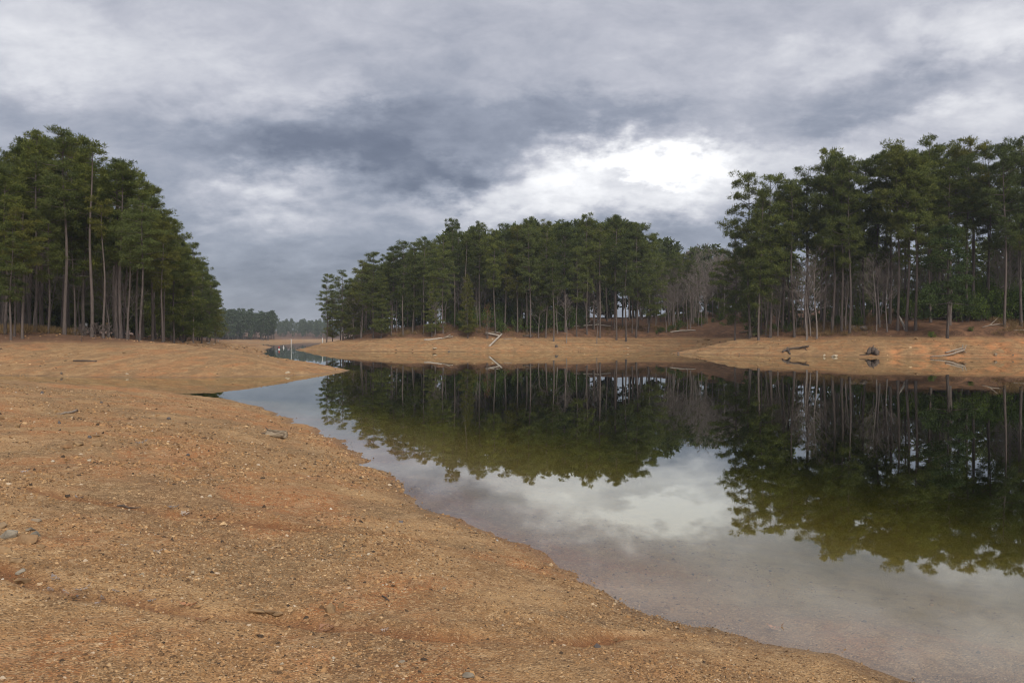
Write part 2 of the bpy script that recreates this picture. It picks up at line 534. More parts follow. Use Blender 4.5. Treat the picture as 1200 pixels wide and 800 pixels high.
def mat_stone(name, c0, c1, c2, scale=7.0):
    m, t, out = mat(name)
    tc = t.n('ShaderNodeTexCoord').outputs['Object']
    oi = t.n('ShaderNodeObjectInfo')
    v = t.v('ADD', tc, t.v('SCALE', (11, 5, 3), None, oi.outputs['Random']))
    n = t.noise(v, scale, 6, 0.65, 0.3)
    c = t.mix(t.smooth(n, 0.35, 0.65), c0, c1)
    c = t.mix(t.smooth(t.noise(v, scale * 0.4, 4, 0.6), 0.45, 0.7), c, c2)
    principled(t, out, c, 0.9, 0.25, bump(t, n, 0.5, 0.03))
    return m


def mat_plain(name, c, rough=0.7, var=0.12, scale=20):
    m, t, out = mat(name)
    tc = t.n('ShaderNodeTexCoord').outputs['Object']
    n = t.noise(tc, scale, 4, 0.6)
    c1 = tuple(v * (1 - var * 2) for v in c)
    principled(t, out, t.mix(t.smooth(n, 0.3, 0.7), c, c1), rough, 0.3)
    return m


def mat_gravel():
    m, t, out = mat('gravel')
    at = t.n('ShaderNodeAttribute', attribute_name='tone')
    geo = t.n('ShaderNodeNewGeometry')
    z = t.sep(geo.outputs['Position'])[2]
    c = t.ramp(at.outputs['Fac'], [(0, (0.05, 0.034, 0.022)), (0.22, (0.125, 0.070, 0.033)), (0.5, (0.25, 0.138, 0.059)), (0.72, (0.38, 0.220, 0.098)), (0.9, (0.49, 0.335, 0.18)), (0.97, (0.36, 0.33, 0.29)), (1, (0.52, 0.46, 0.37))])
    c = t.mix(t.m('MULTIPLY', t.smooth(z, 0.06, 0.0), 0.45), c, (0.09, 0.06, 0.035))
    principled(t, out, c, 0.88, 0.25)
    return m


M = dict(
    ground=mat_ground(), water=mat_water(), gravel=mat_gravel(),
    needle=mat_leafy('pine_needles', (0.060, 0.078, 0.022), (0.180, 0.192, 0.048), (0.095, 0.122, 0.050), 0.42, (0.185, 0.158, 0.028)),
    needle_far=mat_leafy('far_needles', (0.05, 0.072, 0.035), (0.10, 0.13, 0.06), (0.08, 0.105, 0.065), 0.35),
    shrub=mat_leafy('shrub_leaves', (0.048, 0.076, 0.016), (0.130, 0.180, 0.036), (0.09, 0.13, 0.030), 0.35),
    cedar=mat_leafy('cedar_leaves', (0.026, 0.042, 0.016), (0.060, 0.082, 0.028), (0.04, 0.06, 0.025), 0.2),
    dryleaf=mat_leafy('dry_leaves', (0.10, 0.048, 0.026), (0.17, 0.085, 0.045), (0.13, 0.065, 0.035), 0.3),
    drygrass=mat_leafy('dry_grass', (0.22, 0.14, 0.065), (0.36, 0.24, 0.115), (0.28, 0.16, 0.08), 0.3),
    bark=mat_bark('pine_bark', (0.042, 0.034, 0.030), (0.112, 0.090, 0.080), (0.130, 0.102, 0.088)),
    greybark=mat_bark('grey_bark', (0.12, 0.100, 0.088), (0.235, 0.202, 0.178), (0.16, 0.126, 0.110)),
    drift=mat_bark('driftwood', (0.12, 0.092, 0.070), (0.33, 0.265, 0.20), (0.25, 0.20, 0.155), 9.0, 0.3),
    log=mat_bark('split_log', (0.085, 0.058, 0.036), (0.46, 0.37, 0.26), None, 26.0, 0.07, 1.0, (0, 1, 1)),
    drift_dark=mat_bark('dark_driftwood', (0.045, 0.034, 0.028), (0.14, 0.105, 0.08), (0.10, 0.075, 0.06), 9.0, 0.3),
    drift_pale=mat_bark('pale_driftwood', (0.24, 0.205, 0.17), (0.45, 0.40, 0.335), (0.37, 0.32, 0.27), 9.0, 0.3),
    stone=mat_stone('tan_stone', (0.15, 0.092, 0.046), (0.29, 0.19, 0.10), (0.24, 0.13, 0.06)),
    greystone=mat_stone('grey_stone', (0.11, 0.096, 0.074), (0.26, 0.222, 0.168), (0.25, 0.165, 0.09)),
    darkstone=mat_stone('dark_stone', (0.050, 0.044, 0.044), (0.12, 0.105, 0.10), (0.15, 0.11, 0.08)),
    palestone=mat_stone('pale_stone', (0.30, 0.24, 0.165), (0.43, 0.365, 0.27), (0.36, 0.27, 0.165)),
    white=mat_plain('white_paint', (0.50, 0.50, 0.48), 0.5),
    red=mat_plain('red_paint', (0.48, 0.05, 0.045), 0.5),
    darkmetal=mat_plain('dark_green_paint', (0.016, 0.028, 0.026), 0.6),
    yellow=mat_plain('ochre_paint', (0.42, 0.25, 0.05), 0.7),
)


# ------------------------------------------------------------------ object helpers
def link(o, parent=None):
    col.objects.link(o)
    if parent is not None:
        o.parent = parent
    return o


def tag(o, label=None, cat=None, group=None, kind=None):
    if label:
        o['label'] = label
    if cat:
        o['category'] = cat
    if group:
        o['group'] = group
    if kind:
        o['kind'] = kind
    return o


def empty(name, loc, rz=0.0, scale=(1, 1, 1)):
    o = bpy.data.objects.new(name, None)
    o.location = loc
    o.rotation_euler = (0, 0, rz)
    o.scale = scale
    o.empty_display_size = 0.3
    return link(o)


def mesh_np(name, verts, faces_flat, face_sizes, material, smooth=False):
    """fast mesh from arrays"""
    me = bpy.data.meshes.new(name)
    verts = np.ascontiguousarray(verts, np.float32)
    faces_flat = np.ascontiguousarray(faces_flat, np.int32).ravel()
    nf = len(face_sizes)
    me.vertices.add(len(verts))
    me.vertices.foreach_set('co', verts.ravel())
    me.loops.add(len(faces_flat))
    me.loops.foreach_set('vertex_index', faces_flat)
    me.polygons.add(nf)
    starts = np.concatenate(([0], np.cumsum(face_sizes)[:-1])).astype(np.int32)
    me.polygons.foreach_set('loop_start', starts)
    me.polygons.foreach_set('use_smooth', np.full(nf, smooth))
    me.update(calc_edges=True)
    me.materials.append(material)
    return me


class MB:
    """collects tubes and polygons into one mesh"""
    def __init__(self):
        self.v, self.f = [], []

    def tube(self, pts, rad, sides=6, cap=True, jitter=0.0, seed=0, flute=0.0):
        rr = random.Random(seed)
        fl_ = [1 + flute * (rr.random() - 0.5) * 2 for _ in range(sides)]
        base = len(self.v)
        pts = [Vector(p) for p in pts]
        up = Vector((0.13, 0.31, 0.94))
        for i, p in enumerate(pts):
            t = (pts[min(i + 1, len(pts) - 1)] - pts[max(i - 1, 0)])
            if t.length < 1e-6:
                t = Vector((0, 0, 1))
            t.normalize()
            a = t.cross(up)
            if a.length < 0.15:
                a = t.cross(Vector((1, 0, 0)))
            a.normalize()
            b = t.cross(a)
            for k in range(sides):
                an = 2 * math.pi * k / sides
                q = rad[i] * fl_[k] * (1 + jitter * (rr.random() - 0.5) * 2)
                self.v.append(p + a * math.cos(an) * q + b * math.sin(an) * q)
        for i in range(len(pts) - 1):
            for k in range(sides):
                k2 = (k + 1) % sides
                self.f.append((base + i * sides + k, base + i * sides + k2, base + (i + 1) * sides + k2, base + (i + 1) * sides + k))
        if cap:
            self.f.append(tuple(base + k for k in range(sides))[::-1])
            e = base + (len(pts) - 1) * sides
            self.f.append(tuple(e + k for k in range(sides)))
        return self

    def box(self, c, s, rz=0.0):
        b = len(self.v)
        cz, sz = math.cos(rz), math.sin(rz)
        for dx_, dy_, dz_ in ((-1, -1, -1), (1, -1, -1), (1, 1, -1), (-1, 1, -1), (-1, -1, 1), (1, -1, 1), (1, 1, 1), (-1, 1, 1)):
            x, y = dx_ * s[0] / 2, dy_ * s[1] / 2
            self.v.append(Vector((c[0] + x * cz - y * sz, c[1] + x * sz + y * cz, c[2] + dz_ * s[2] / 2)))
        self.f += [tuple(b + i for i in q) for q in ((3, 2, 1, 0), (4, 5, 6, 7), (0, 1, 5, 4), (1, 2, 6, 5), (2, 3, 7, 6), (3, 0, 4, 7))]
        return self

    def mesh(self, name, material, smooth=True):
        flat = [i for f in self.f for i in f]
        me = mesh_np(name, np.array([tuple(v) for v in self.v]), flat, [len(f) for f in self.f], material, smooth)
        if smooth:
            me.polygons.foreach_set('use_smooth', np.array([len(f) <= 4 for f in self.f]))
        return me

    def build(self, name, material, parent=None, smooth=True):
        return link(bpy.data.objects.new(name, self.mesh(name, material, smooth)), parent)


# ------------------------------------------------------------------ the ground: one sheet, finer where it is near
def build_ground():
    th = np.concatenate((np.linspace(-180, -42, 40, endpoint=False), np.linspace(-42, 42, 640, endpoint=False), np.linspace(42, 180, 40, endpoint=False)))
    rs = [0.25]
    while rs[-1] < 1650:
        q = rs[-1]
        k = 0.05 if q < 3 else 0.0055 if q < 8 else 0.009 if q < 16 else 0.011 if q < 40 else 0.007 if q < 75 else 0.010 if q < 90 else 0.0052 if q < 172 else 0.02 if q < 600 else 0.03
        rs.append(q * (1 + k))
    rs = np.array(rs)
    T, Q = np.meshgrid(np.radians(th), rs)
    X, Y = Q * np.sin(T), Q * np.cos(T)
    Z = height(X.ravel(), Y.ravel()).reshape(X.shape)
    nr, nt = X.shape
    verts = np.stack((X, Y, Z), -1).reshape(-1, 3)
    i = np.arange(nr - 1)[:, None] * nt
    j = np.arange(nt)[None, :]
    j2 = (j + 1) % nt
    quads = np.stack((i + j, i + j2, i + nt + j2, i + nt + j), -1).reshape(-1, 4)[:, ::-1]
    verts = np.vstack((verts, [[0, 0, ground(0, 0)]]))
    c = len(verts) - 1
    tris = np.stack((np.full(nt, c), np.roll(np.arange(nt), -1), np.arange(nt)), -1)
    flat = np.concatenate((quads.ravel(), tris.ravel()))
    sizes = np.concatenate((np.full(len(quads), 4), np.full(nt, 3)))
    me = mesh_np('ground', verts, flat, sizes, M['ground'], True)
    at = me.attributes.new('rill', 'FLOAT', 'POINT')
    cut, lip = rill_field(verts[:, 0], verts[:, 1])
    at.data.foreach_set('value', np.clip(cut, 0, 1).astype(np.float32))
    at = me.attributes.new('clay', 'FLOAT', 'POINT')
    at.data.foreach_set('value', clay_field(verts[:, 0], verts[:, 1]).astype(np.float32))
    o = link(bpy.data.objects.new('ground', me))
    tag(o, 'orange clay and gravel lake shore rising to forest floor', kind='structure')


build_ground()

wb = MB()
S, DEP = 1640.0, -5.5
gx = np.array([-S, S])
wb.box((0, 0, DEP / 2), (2 * S, 2 * S, -DEP))
wo_ = wb.build('lake_water', M['water'], smooth=False)
tag(wo_, 'calm dark green lake water mirroring pines and clouds', kind='structure')


# ------------------------------------------------------------------ trees
def needle_tris(centres, radii, per, length, width, rg, flat=0.62, up=0.35):
    """tufts of needles: thin blades thrown out of every clump centre"""
    n = len(centres)
    k = n * per
    c = np.repeat(centres, per, 0)
    rad = np.repeat(radii, per)[:, None]
    d = rg.normal(size=(k, 3))
    d /= np.linalg.norm(d, axis=1)[:, None]
    rr = rg.random(k)[:, None] ** 0.5
    off = d * rad * rr
    off[:, 2] *= flat
    root = c + off
    di = d * 0.8 + rg.normal(size=(k, 3)) * 0.5
    di[:, 2] += up
    di /= np.linalg.norm(di, axis=1)[:, None]
    side = np.cross(di, rg.normal(size=(k, 3)))
    side /= (np.linalg.norm(side, axis=1)[:, None] + 1e-6)
    L = (length * (0.7 + 0.6 * rg.random(k)))[:, None]
    W = (width * (0.7 + 0.6 * rg.random(k)))[:, None]
    a = root - side * W * 0.5
    b = root + side * W * 0.5
    tip = root + di * L
    tip2 = tip + side * W * 0.35
    return np.stack((a, b, tip2, tip), 1).reshape(-1, 3)


def quads_mesh(name, v, material):
    n = len(v) // 4
    return mesh_np(name, v, np.arange(n * 4), np.full(n, 4), material, False)


def proto_pine(seed, H=24.0, base=0.55, Rc=3.3, per=17, sparse=1.0, lean=0.3, profile='round', needle='needle', dbh=0.37, tuft=0.30, wid=0.075, stubs=10, lowpoly=False):
    rr = random.Random(seed)
    rg = np.random.default_rng(seed)
    mb = MB()
    la = rr.random() * 6.28
    ax = lambda z: Vector((math.cos(la) * lean * (z / H) ** 2 + 0.12 * math.sin(z * 0.35 + seed), math.sin(la) * lean * (z / H) ** 2 + 0.12 * math.cos(z * 0.29 + seed), z))
    ns = 5 if lowpoly else 13
    zs = [H * 0.985 * (i / (ns - 1)) ** 1.05 for i in range(ns)]
    rad = [dbh / 2 * (1.35 if i == 0 else 1.0) * (1 - 0.86 * (z / H) ** 1.15) + 0.012 for i, z in enumerate(zs)]
    pts = [ax(z) for z in zs]
    pts[0].z = -0.5
    mb.tube(pts, rad, 4 if lowpoly else 8, False, 0.05, seed)
    cent, cr = [], []
    zb = H * base
    z = zb
    ang = rr.random() * 6
    lop = rr.random() * 6.28
    while z < H * 0.985:
        t = (z - zb) / (H - zb)
        for k in range(rr.choice((2, 3, 3, 4))):
            ang += 2.4 + rr.uniform(-0.5, 0.5)
            if rr.random() > sparse:
                continue
            if profile == 'round':
                L = Rc * max(0.0, 1 - t ** 3.0) ** 0.60 * (0.55 + 0.45 * min(1, t / 0.3))
            elif profile == 'cone':
                L = Rc * (1 - t) ** 0.72 * (0.72 + 0.28 * min(1, t / 0.12)) + 0.25
            else:
                L = Rc * max(0.0, 1 - t ** 3.2) ** 0.5 * (0.30 + 0.7 * t)
            L *= rr.uniform(0.5, 1.18) * (1 + 0.22 * math.cos(ang - lop))
            L = max(L, 0.45)
            e = R(-6 + 40 * t ** 1.2 + rr.uniform(-12, 14)) if profile != 'cone' else R(-14 + 46 * t + rr.uniform(-8, 8))
            dh = Vector((math.cos(ang), math.sin(ang), 0))
            p0 = ax(z)
            bp = []
            nb = 3 if lowpoly else 4
            for s in range(nb):
                q = s / (nb - 1)
                bp.append(p0 + dh * (L * q) + Vector((0, 0, math.tan(e) * L * q * (1 - 0.25 * q) + 0.10 * L * q * q)) + Vector((rr.uniform(-1, 1), rr.uniform(-1, 1), rr.uniform(-.6, .6))) * 0.07 * L * q)
            r0 = 0.018 + 0.016 * L
            if not lowpoly:
                mb.tube(bp, [r0 * (1 - 0.75 * s / (nb - 1)) for s in range(nb)], 3, False)
            npl = max(1, int(round(0.6 + L * 0.85)))
            lat = dh.cross(Vector((0, 0, 1)))
            for c in range(npl):
                q = 1.0 if c == 0 else rr.uniform(0.38, 0.92)
                i0 = min(int(q * (nb - 1)), nb - 2)
                pp = bp[i0].lerp(bp[i0 + 1], q * (nb - 1) - i0)
                if c:
                    pp = pp + lat * rr.uniform(-1, 1) * 0.42 * L + Vector((0, 0, rr.uniform(0.0, 0.3)))
                pr_ = rr.uniform(0.45, 0.95) * (0.75 + 0.08 * L)
                for _k in range(3 if lowpoly else 7):
                    aa, rq = rr.random() * 6.28, pr_ * rr.random() ** 0.5
                    cent.append((pp.x + math.cos(aa) * rq, pp.y + math.sin(aa) * rq, pp.z + rr.uniform(-.30, .50) * pr_ + 0.30 * (pr_ - rq)))
                    cr.append(rr.uniform(0.22, 0.40))
        z += rr.uniform(0.48, 0.90) * (1.0 if profile != 'cone' else 0.8) * (1.7 if lowpoly else 1.0)
    for _ in range(5):
        q = ax(H * 0.985)
        cent.append((q.x + rr.uniform(-.4, .4), q.y + rr.uniform(-.4, .4), q.z + rr.uniform(-.5, .35)))
        cr.append(rr.uniform(0.3, 0.5))
    for _ in range(stubs):                                   # dead snags under the crown
        zz = H * rr.uniform(0.16, max(base, 0.2) + 0.05)
        a = rr.random() * 6.28
        L = rr.uniform(0.4, 1.7)
        p0 = ax(zz)
        mb.tube([p0, p0 + Vector((math.cos(a) * L * .6, math.sin(a) * L * .6, rr.uniform(-.1, .15))), p0 + Vector((math.cos(a) * L, math.sin(a) * L, rr.uniform(-.35, .2)))], [0.028, 0.02, 0.010], 3, False)
    v = needle_tris(np.array(cent), np.array(cr), per, tuft, wid, rg, 0.75, 0.45)
    return dict(trunk=mb.mesh('trunk', M['bark']), crown=quads_mesh('crown', v, M[needle]), H=H, tree=(mb, v))


def branch_rec(mb, rr, p, d, L, r, depth, sides=3, droop=0.0):
    n = 3
    pts = [p]
    q = p
    for i in range(n):
        d = (d + Vector((rr.uniform(-1, 1), rr.uniform(-1, 1), rr.uniform(-.5, .8) - droop)) * 0.20).normalized()
        q = q + d * (L / n)
        pts.append(q)
    mb.tube(pts, [max(0.011, r * (1 - 0.6 * i / n)) for i in range(n + 1)], sides if depth > 1 else 3, False)
    if depth == 0:
        return
    kids = rr.choice((4, 5, 6)) if depth > 1 else rr.choice((3, 4, 5))
    for k in range(kids):
        f = rr.uniform(0.3, 1.0)
        i0 = min(int(f * n), n - 1)
        b = pts[i0].lerp(pts[i0 + 1], f * n - i0)
        s = Vector((rr.uniform(-1, 1), rr.uniform(-1, 1), rr.uniform(-.2, .7)))
        nd = (d * 0.75 + s.normalized() * 0.85).normalized()
        branch_rec(mb, rr, b, nd, L * rr.uniform(0.38, 0.62), max(0.012, r * 0.45), depth - 1, 3, droop)


def proto_bare(seed, H=13.0, r=0.13, start=0.30, nb=16, spread=1.0, material='greybark', lean=0.5):
    """leafless hardwood: trunk and twig crown as two meshes"""
    rr = random.Random(seed)
    tb, cb = MB(), MB()
    la = rr.random() * 6.28
    ax = lambda z: Vector((math.cos(la) * lean * (z / H) ** 1.5 + 0.18 * math.sin(z * .5 + seed), math.sin(la) * lean * (z / H) ** 1.5 + 0.18 * math.cos(z * .43 + seed), z))
    zs = [H * i / 11 for i in range(12)]
    pts = [ax(z) for z in zs]
    pts[0].z = -0.4
    tb.tube(pts, [max(0.014, r * (1.3 if i == 0 else 1) * (1 - 0.9 * i / 11)) for i in range(12)], 6, False, 0.05, seed)
    for k in range(nb):
        z = H * (start + (0.97 - start) * (k + rr.random()) / nb)
        a = k * 2.4 + rr.uniform(-.5, .5)
        t = (z / H - start) / (1 - start)
        L = spread * H * (0.24 * (1 - t) ** 0.7 + 0.05)
        d = Vector((math.cos(a), math.sin(a), rr.uniform(0.5, 1.3))).normalized()
        branch_rec(cb, rr, ax(z), d, L, r * 0.34 * (1 - 0.5 * t), 2)
    return dict(trunk=tb.mesh('trunk', M[material]), crown=cb.mesh('crown', M[material]), H=H)


def proto_shrub(seed, h=2.2, w_=1.4, nleaf=900, leaf=0.17, material='shrub'):
    rr = random.Random(seed)
    rg = np.random.default_rng(seed)
    sb = MB()
    cent, cr = [], []
    for k in range(9):
        a = rr.random() * 6.28
        o = Vector((math.cos(a), math.sin(a), 0)) * rr.uniform(0.1, w_ * 0.75)
        top = o + Vector((0, 0, h * rr.uniform(0.5, 0.95)))
        sb.tube([o * 0.25 + Vector((0, 0, -0.2)), o * 0.6 + Vector((0, 0, h * .3)), top], [0.03, 0.022, 0.01], 4, False)
        for j in range(5):
            q = rr.uniform(0.15, 1.0)
            cent.append(tuple(o * (0.5 + 0.6 * q) + Vector((rr.uniform(-.4, .4), rr.uniform(-.4, .4), h * q * 0.95))))
            cr.append(rr.uniform(0.25, 0.5))
    v = needle_tris(np.array(cent), np.array(cr), max(6, nleaf // len(cent)), leaf, leaf * 0.5, rg, 0.8, 0.25)
    return dict(stem=sb.mesh('stem', M['bark']), foliage=quads_mesh('foliage', v, M[material]), H=h)


PINES = {
    'high': [proto_pine(s, base=b, Rc=rc, sparse=sp) for s, b, rc, sp in ((1, .54, 3.0, .74), (2, .50, 3.4, .68), (3, .58, 2.9, .76), (4, .52, 3.3, .60))],
    'mid': [proto_pine(s, base=b, Rc=rc, sparse=.72) for s, b, rc in ((11, .42, 3.3), (12, .38, 3.6), (13, .45, 3.1), (14, .34, 3.4))],
    'low': [proto_pine(s, base=b, Rc=rc, profile=pf, sparse=.80, stubs=4) for s, b, rc, pf in ((21, .16, 4.1, 'round'), (22, .10, 3.9, 'cone'), (23, .22, 3.8, 'round'))],
    'thin': [proto_pine(s, base=b, Rc=2.5, sparse=.6, profile='top', dbh=0.32) for s, b in ((31, .70), (32, .76))],
    'tier': [proto_pine(41, H=12, base=.20, Rc=3.0, sparse=.62, profile='cone', per=17, needle='cedar', dbh=0.26, stubs=3)],
    'young': [proto_pine(s, H=9, base=.10, Rc=2.2, profile='cone', per=13, tuft=.28, dbh=0.18, stubs=1) for s in (51, 52)],
}
BARE = [proto_bare(s, h, r, st, nb, sp) for s, h, r, st, nb, sp in ((61, 13, .12, .34, 16, 1.0), (62, 11, .10, .25, 16, 1.1), (63, 15, .15, .42, 14, .9), (64, 8, .07, .2, 14, 1.15))]
SHRUB = [proto_shrub(s, h, w_) for s, h, w_ in ((71, 2.3, 1.5), (72, 1.7, 1.6), (73, 2.9, 1.5))]


def plant(name, proto, loc, H, label, cat, group, rz=None, wide=1.0, tilt=(0, 0)):
    s = H / proto['H']
    e = empty(name, loc, random.random() * 6.28 if rz is None else rz, (s * wide, s * wide, s))
    e.rotation_euler[0], e.rotation_euler[1] = tilt
    for k in proto:
        if k in ('H', 'tree'):
            continue
        link(bpy.data.objects.new(k, proto[k]), e)
    return tag(e, label, cat, group)


def curve(pts):
    xs, ys = zip(*pts)
    return lambda x: float(np.interp(x, xs, ys))


_U = 'first second third fourth fifth sixth seventh eighth ninth tenth eleventh twelfth thirteenth fourteenth fifteenth sixteenth seventeenth eighteenth nineteenth'.split()
_T = {2: ('twentieth', 'twenty'), 3: ('thirtieth', 'thirty'), 4: ('fortieth', 'forty'), 5: ('fiftieth', 'fifty'), 6: ('sixtieth', 'sixty')}
ORD = [_U[i - 1] if i < 20 else _T[i // 10][0] if i % 10 == 0 else _T[i // 10][1] + '-' + _U[i % 10 - 1] for i in range(1, 70)]
TYPE_WORD = {'high': 'bare-trunked high-crowned pine', 'mid': 'long-crowned tall pine', 'low': 'bushy low-branched pine', 'thin': 'slender sparse-crowned pine',
             'young': 'young bushy pine', 'tier': 'dark drooping tiered evergreen'}
PLACED = []


def stand(where, group, front, back):
    """front: list of (px, D, top_y, type); back: filler trees behind with a shared label"""
    front = sorted(front, key=lambda q: q[0])
    for i, q in enumerate(front):
        px, D, top, ty = q[:4]
        x, y = xd(px, D)
        z = ground(x, y)
        H = (HOR - top) / FOC * D + EYE - z
        pr = random.choice(PINES[ty])
        label = q[4] if len(q) > 4 and q[4] else '%s, %s from the left in the front row, %s' % (TYPE_WORD[ty], ORD[i], where)
        tilt = q[5] if len(q) > 5 else (random.gauss(0, .012), random.gauss(0, .012))
        plant('pine_tree', pr, (x, y, z), H, label, 'pine tree', group, None, random.uniform(.80, 1.06) * max(0.8, min(1.35, 24 / H)) ** 0.5, tilt)
        PLACED.append((x, y))
    n, xr, dfun, depth, contour, types, slack = back
    k = tries = 0
    fill = []
    while k < n and tries < n * 60:
        tries += 1
        px = random.uniform(*xr)
        D = dfun(px) + 1.5 + depth * random.random() ** 1.15
        x, y = xd(px, D)
        if any((x - a) ** 2 + (y - b) ** 2 < 2.1 ** 2 for a, b in PLACED):
            continue
        z = ground(x, y)
        if z < 1.3:
            continue
        top = contour(px) + abs(random.gauss(0, 1)) * slack + 3
        H = (HOR - top) / FOC * D + EYE - z
        H = min(H, 27.5)
        if H < 6:
            continue
        ty = random.choices(list(types), list(types.values()))[0]
        if H < 12:
            ty = 'young' if random.random() < .5 else 'low'
        fill.append((px, D, plant('pine_tree', random.choice(PINES[ty]), (x, y, z), H, None, 'pine tree', group, None,
                                  random.uniform(.88, 1.12) * max(0.8, min(1.5, 22 / H)) ** 0.5, (random.gauss(0, .015), random.gauss(0, .015)))))
        PLACED.append((x, y))
        k += 1
    rows = {}
    for px, D, o in sorted(fill, key=lambda q: q[1]):
        i = min(range(len(front)), key=lambda j: abs(front[j][0] - px))
        rows[i] = rows.get(i, 0) + 1
        o['label'] = '%s pine back behind the %s front pine from the left, %s' % (ORD[rows[i] - 1], ORD[i], where)


# left bank
cl = curve([(-80, 170), (0, 172), (20, 160), (42, 153), (60, 165), (77, 157), (100, 185), (120, 172), (140, 190), (165, 208), (185, 232), (205, 262), (225, 290), (240, 312), (250, 332), (260, 356)])
fl = curve([(-80, 76), (0, 72), (100, 70), (165, 74), (200, 88), (225, 108), (245, 138), (258, 160)])
left_front = [(-12, 73, 175, 'mid'), (7, 71, 210, 'mid'), (17, 69, 232, 'thin', 'slender grey-trunked pine near the left picture edge on the left bank'), (27, 67.5, 245, 'high'), (42, 75, 153, 'high', 'tallest round-crowned pine of the left bank stand'),
              (57, 73, 235, 'mid'), (12, 66, 262, 'mid', 'yellow-green mid-height pine near the left picture edge'), (88, 76, 262, 'mid', 'mid-height bushy pine between the dome-crowned and slim pines, left bank'), (77, 73, 157, 'high', 'tall pine with dome crown next to the tallest one, left bank'), (98, 78, 196, 'mid'), (107, 71, 170, 'thin', 'slim pine with open wispy top above the leafless bush, left bank'), (122, 70, 238, 'thin'),
              (137, 78, 190, 'mid'), (150, 72, 250, 'high'), (165, 69, 235, 'high', 'straight pale-trunked pine at the clay crest of the left bank'), (160, 84, 207, 'mid'), (178, 88, 222, 'mid'), (190, 84, 262, 'mid'),
              (203, 95, 258, 'low'), (214, 98, 285, 'low'), (226, 112, 286, 'mid'), (236, 122, 308, 'low'), (245, 138, 322, 'low'), (252, 150, 345, 'low')]
stand('left bank', 'pines on the left bank', left_front, (62, (-70, 250), fl, 46, cl, {'high': 5, 'mid': 3, 'low': .3, 'thin': .8}, 36))

# across the lake
cc = curve([(374, 345), (385, 322), (400, 318), (415, 309), (435, 297), (450, 291), (470, 284), (490, 279), (515, 277), (533, 259), (545, 272), (560, 262), (575, 273), (590, 263), (620, 258), (640, 257), (665, 262),
            (685, 254), (705, 257), (725, 254), (745, 262), (760, 275), (775, 277), (790, 291), (815, 300), (850, 300), (900, 305)])
fc = curve([(374, 178), (400, 170), (450, 162), (520, 157), (600, 157), (700, 161), (760, 168), (800, 178), (860, 190), (900, 195)])
cent_front = [(383, 176, 322, 'mid', 'flat-topped pine at the far left end of the wood across the lake'), (390, 178, 344, 'low'), (402, 170, 318, 'low'), (414, 168, 330, 'low'), (424, 166, 306, 'mid'), (437, 163, 297, 'mid'), (447, 162, 322, 'low'),
              (459, 163, 290, 'mid'), (472, 160, 284, 'mid'), (484, 161, 305, 'low'), (496, 160, 279, 'high'), (506, 158, 322, 'low'), (519, 159, 278, 'mid'), (533, 164, 258, 'high', 'tall pine rising above the others at centre-left across the lake'),
              (548, 156, 322, 'low'), (562, 162, 262, 'high'), (580, 158, 272, 'mid'), (592, 162, 262, 'high'), (606, 160, 266, 'mid'), (622, 157, 258, 'mid'), (640, 158, 268, 'low'), (649, 154, 305, 'high', 'single straight trunk standing forward on the beach edge across the lake'),
              (662, 162, 262, 'mid'), (676, 160, 292, 'mid'), (688, 164, 254, 'mid'), (703, 163, 262, 'high'), (722, 162, 254, 'high'), (733, 160, 282, 'mid'), (746, 166, 263, 'mid'), (760, 170, 275, 'low')]
stand('across the lake', 'pines across the lake', cent_front, (84, (380, 880), fc, 40, cc, {'high': 4, 'mid': 4, 'low': .5, 'thin': .4}, 20))

# right bank
cr_ = curve([(845, 320), (855, 268), (865, 228), (880, 203), (895, 207), (910, 215), (925, 207), (940, 196), (965, 177), (985, 184), (1000, 190), (1020, 185), (1040, 173), (1055, 169), (1075, 179), (1090, 163), (1105, 173),
             (1120, 168), (1135, 165), (1150, 173), (1165, 170), (1180, 171), (1195, 161), (1300, 165)])
fr_ = curve([(850, 126), (870, 124), (900, 121), (950, 117), (1000, 114), (1060, 110), (1100, 108), (1200, 104), (1300, 98)])
right_front = [(862, 128, 258, 'low'), (878, 126, 203, 'mid', 'broad pine overhanging the lakeward end of the right stand'), (889, 121, 228, 'low', 'full bushy pine at the lakeward end of the right stand'), (903, 122, 208, 'mid'), (918, 124, 218, 'mid'), (930, 120, 212, 'high', None, (0, -.03)),
               (944, 123, 195, 'high'), (966, 119, 177, 'mid', 'tall open-crowned pine behind the leafless trees, right bank'), (976, 117, 186, 'high'), (987, 116, 184, 'high'), (996, 114, 190, 'mid'), (1012, 118, 190, 'high'), (1028, 116, 186, 'mid'),
               (1043, 115, 173, 'high'), (1053, 110.5, 172, 'mid'), (1063, 110, 180, 'high'), (1074, 110, 190, 'mid'), (1090, 117, 163, 'high', 'tallest broad-topped pine of the right stand'), (1124, 116, 168, 'high', 'thick pale-trunked pine rising behind the green shrubs, right bank'),
               (1109, 104.5, 268, 'tier', 'dark drooping tiered evergreen in front of the right stand'), (1142, 114, 166, 'high'), (1160, 113, 174, 'mid'), (1178, 106, 172, 'mid', 'pine leaning left with thick trunk near the right picture edge', (0.0, -.05)), (1196, 107, 161, 'high'), (1215, 106, 165, 'mid'), (1235, 104, 165, 'mid')]
stand('right bank', 'pines on the right bank', right_front, (36, (868, 1290), fr_, 26, cr_, {'high': 5, 'mid': 2.2, 'thin': .8}, 32))

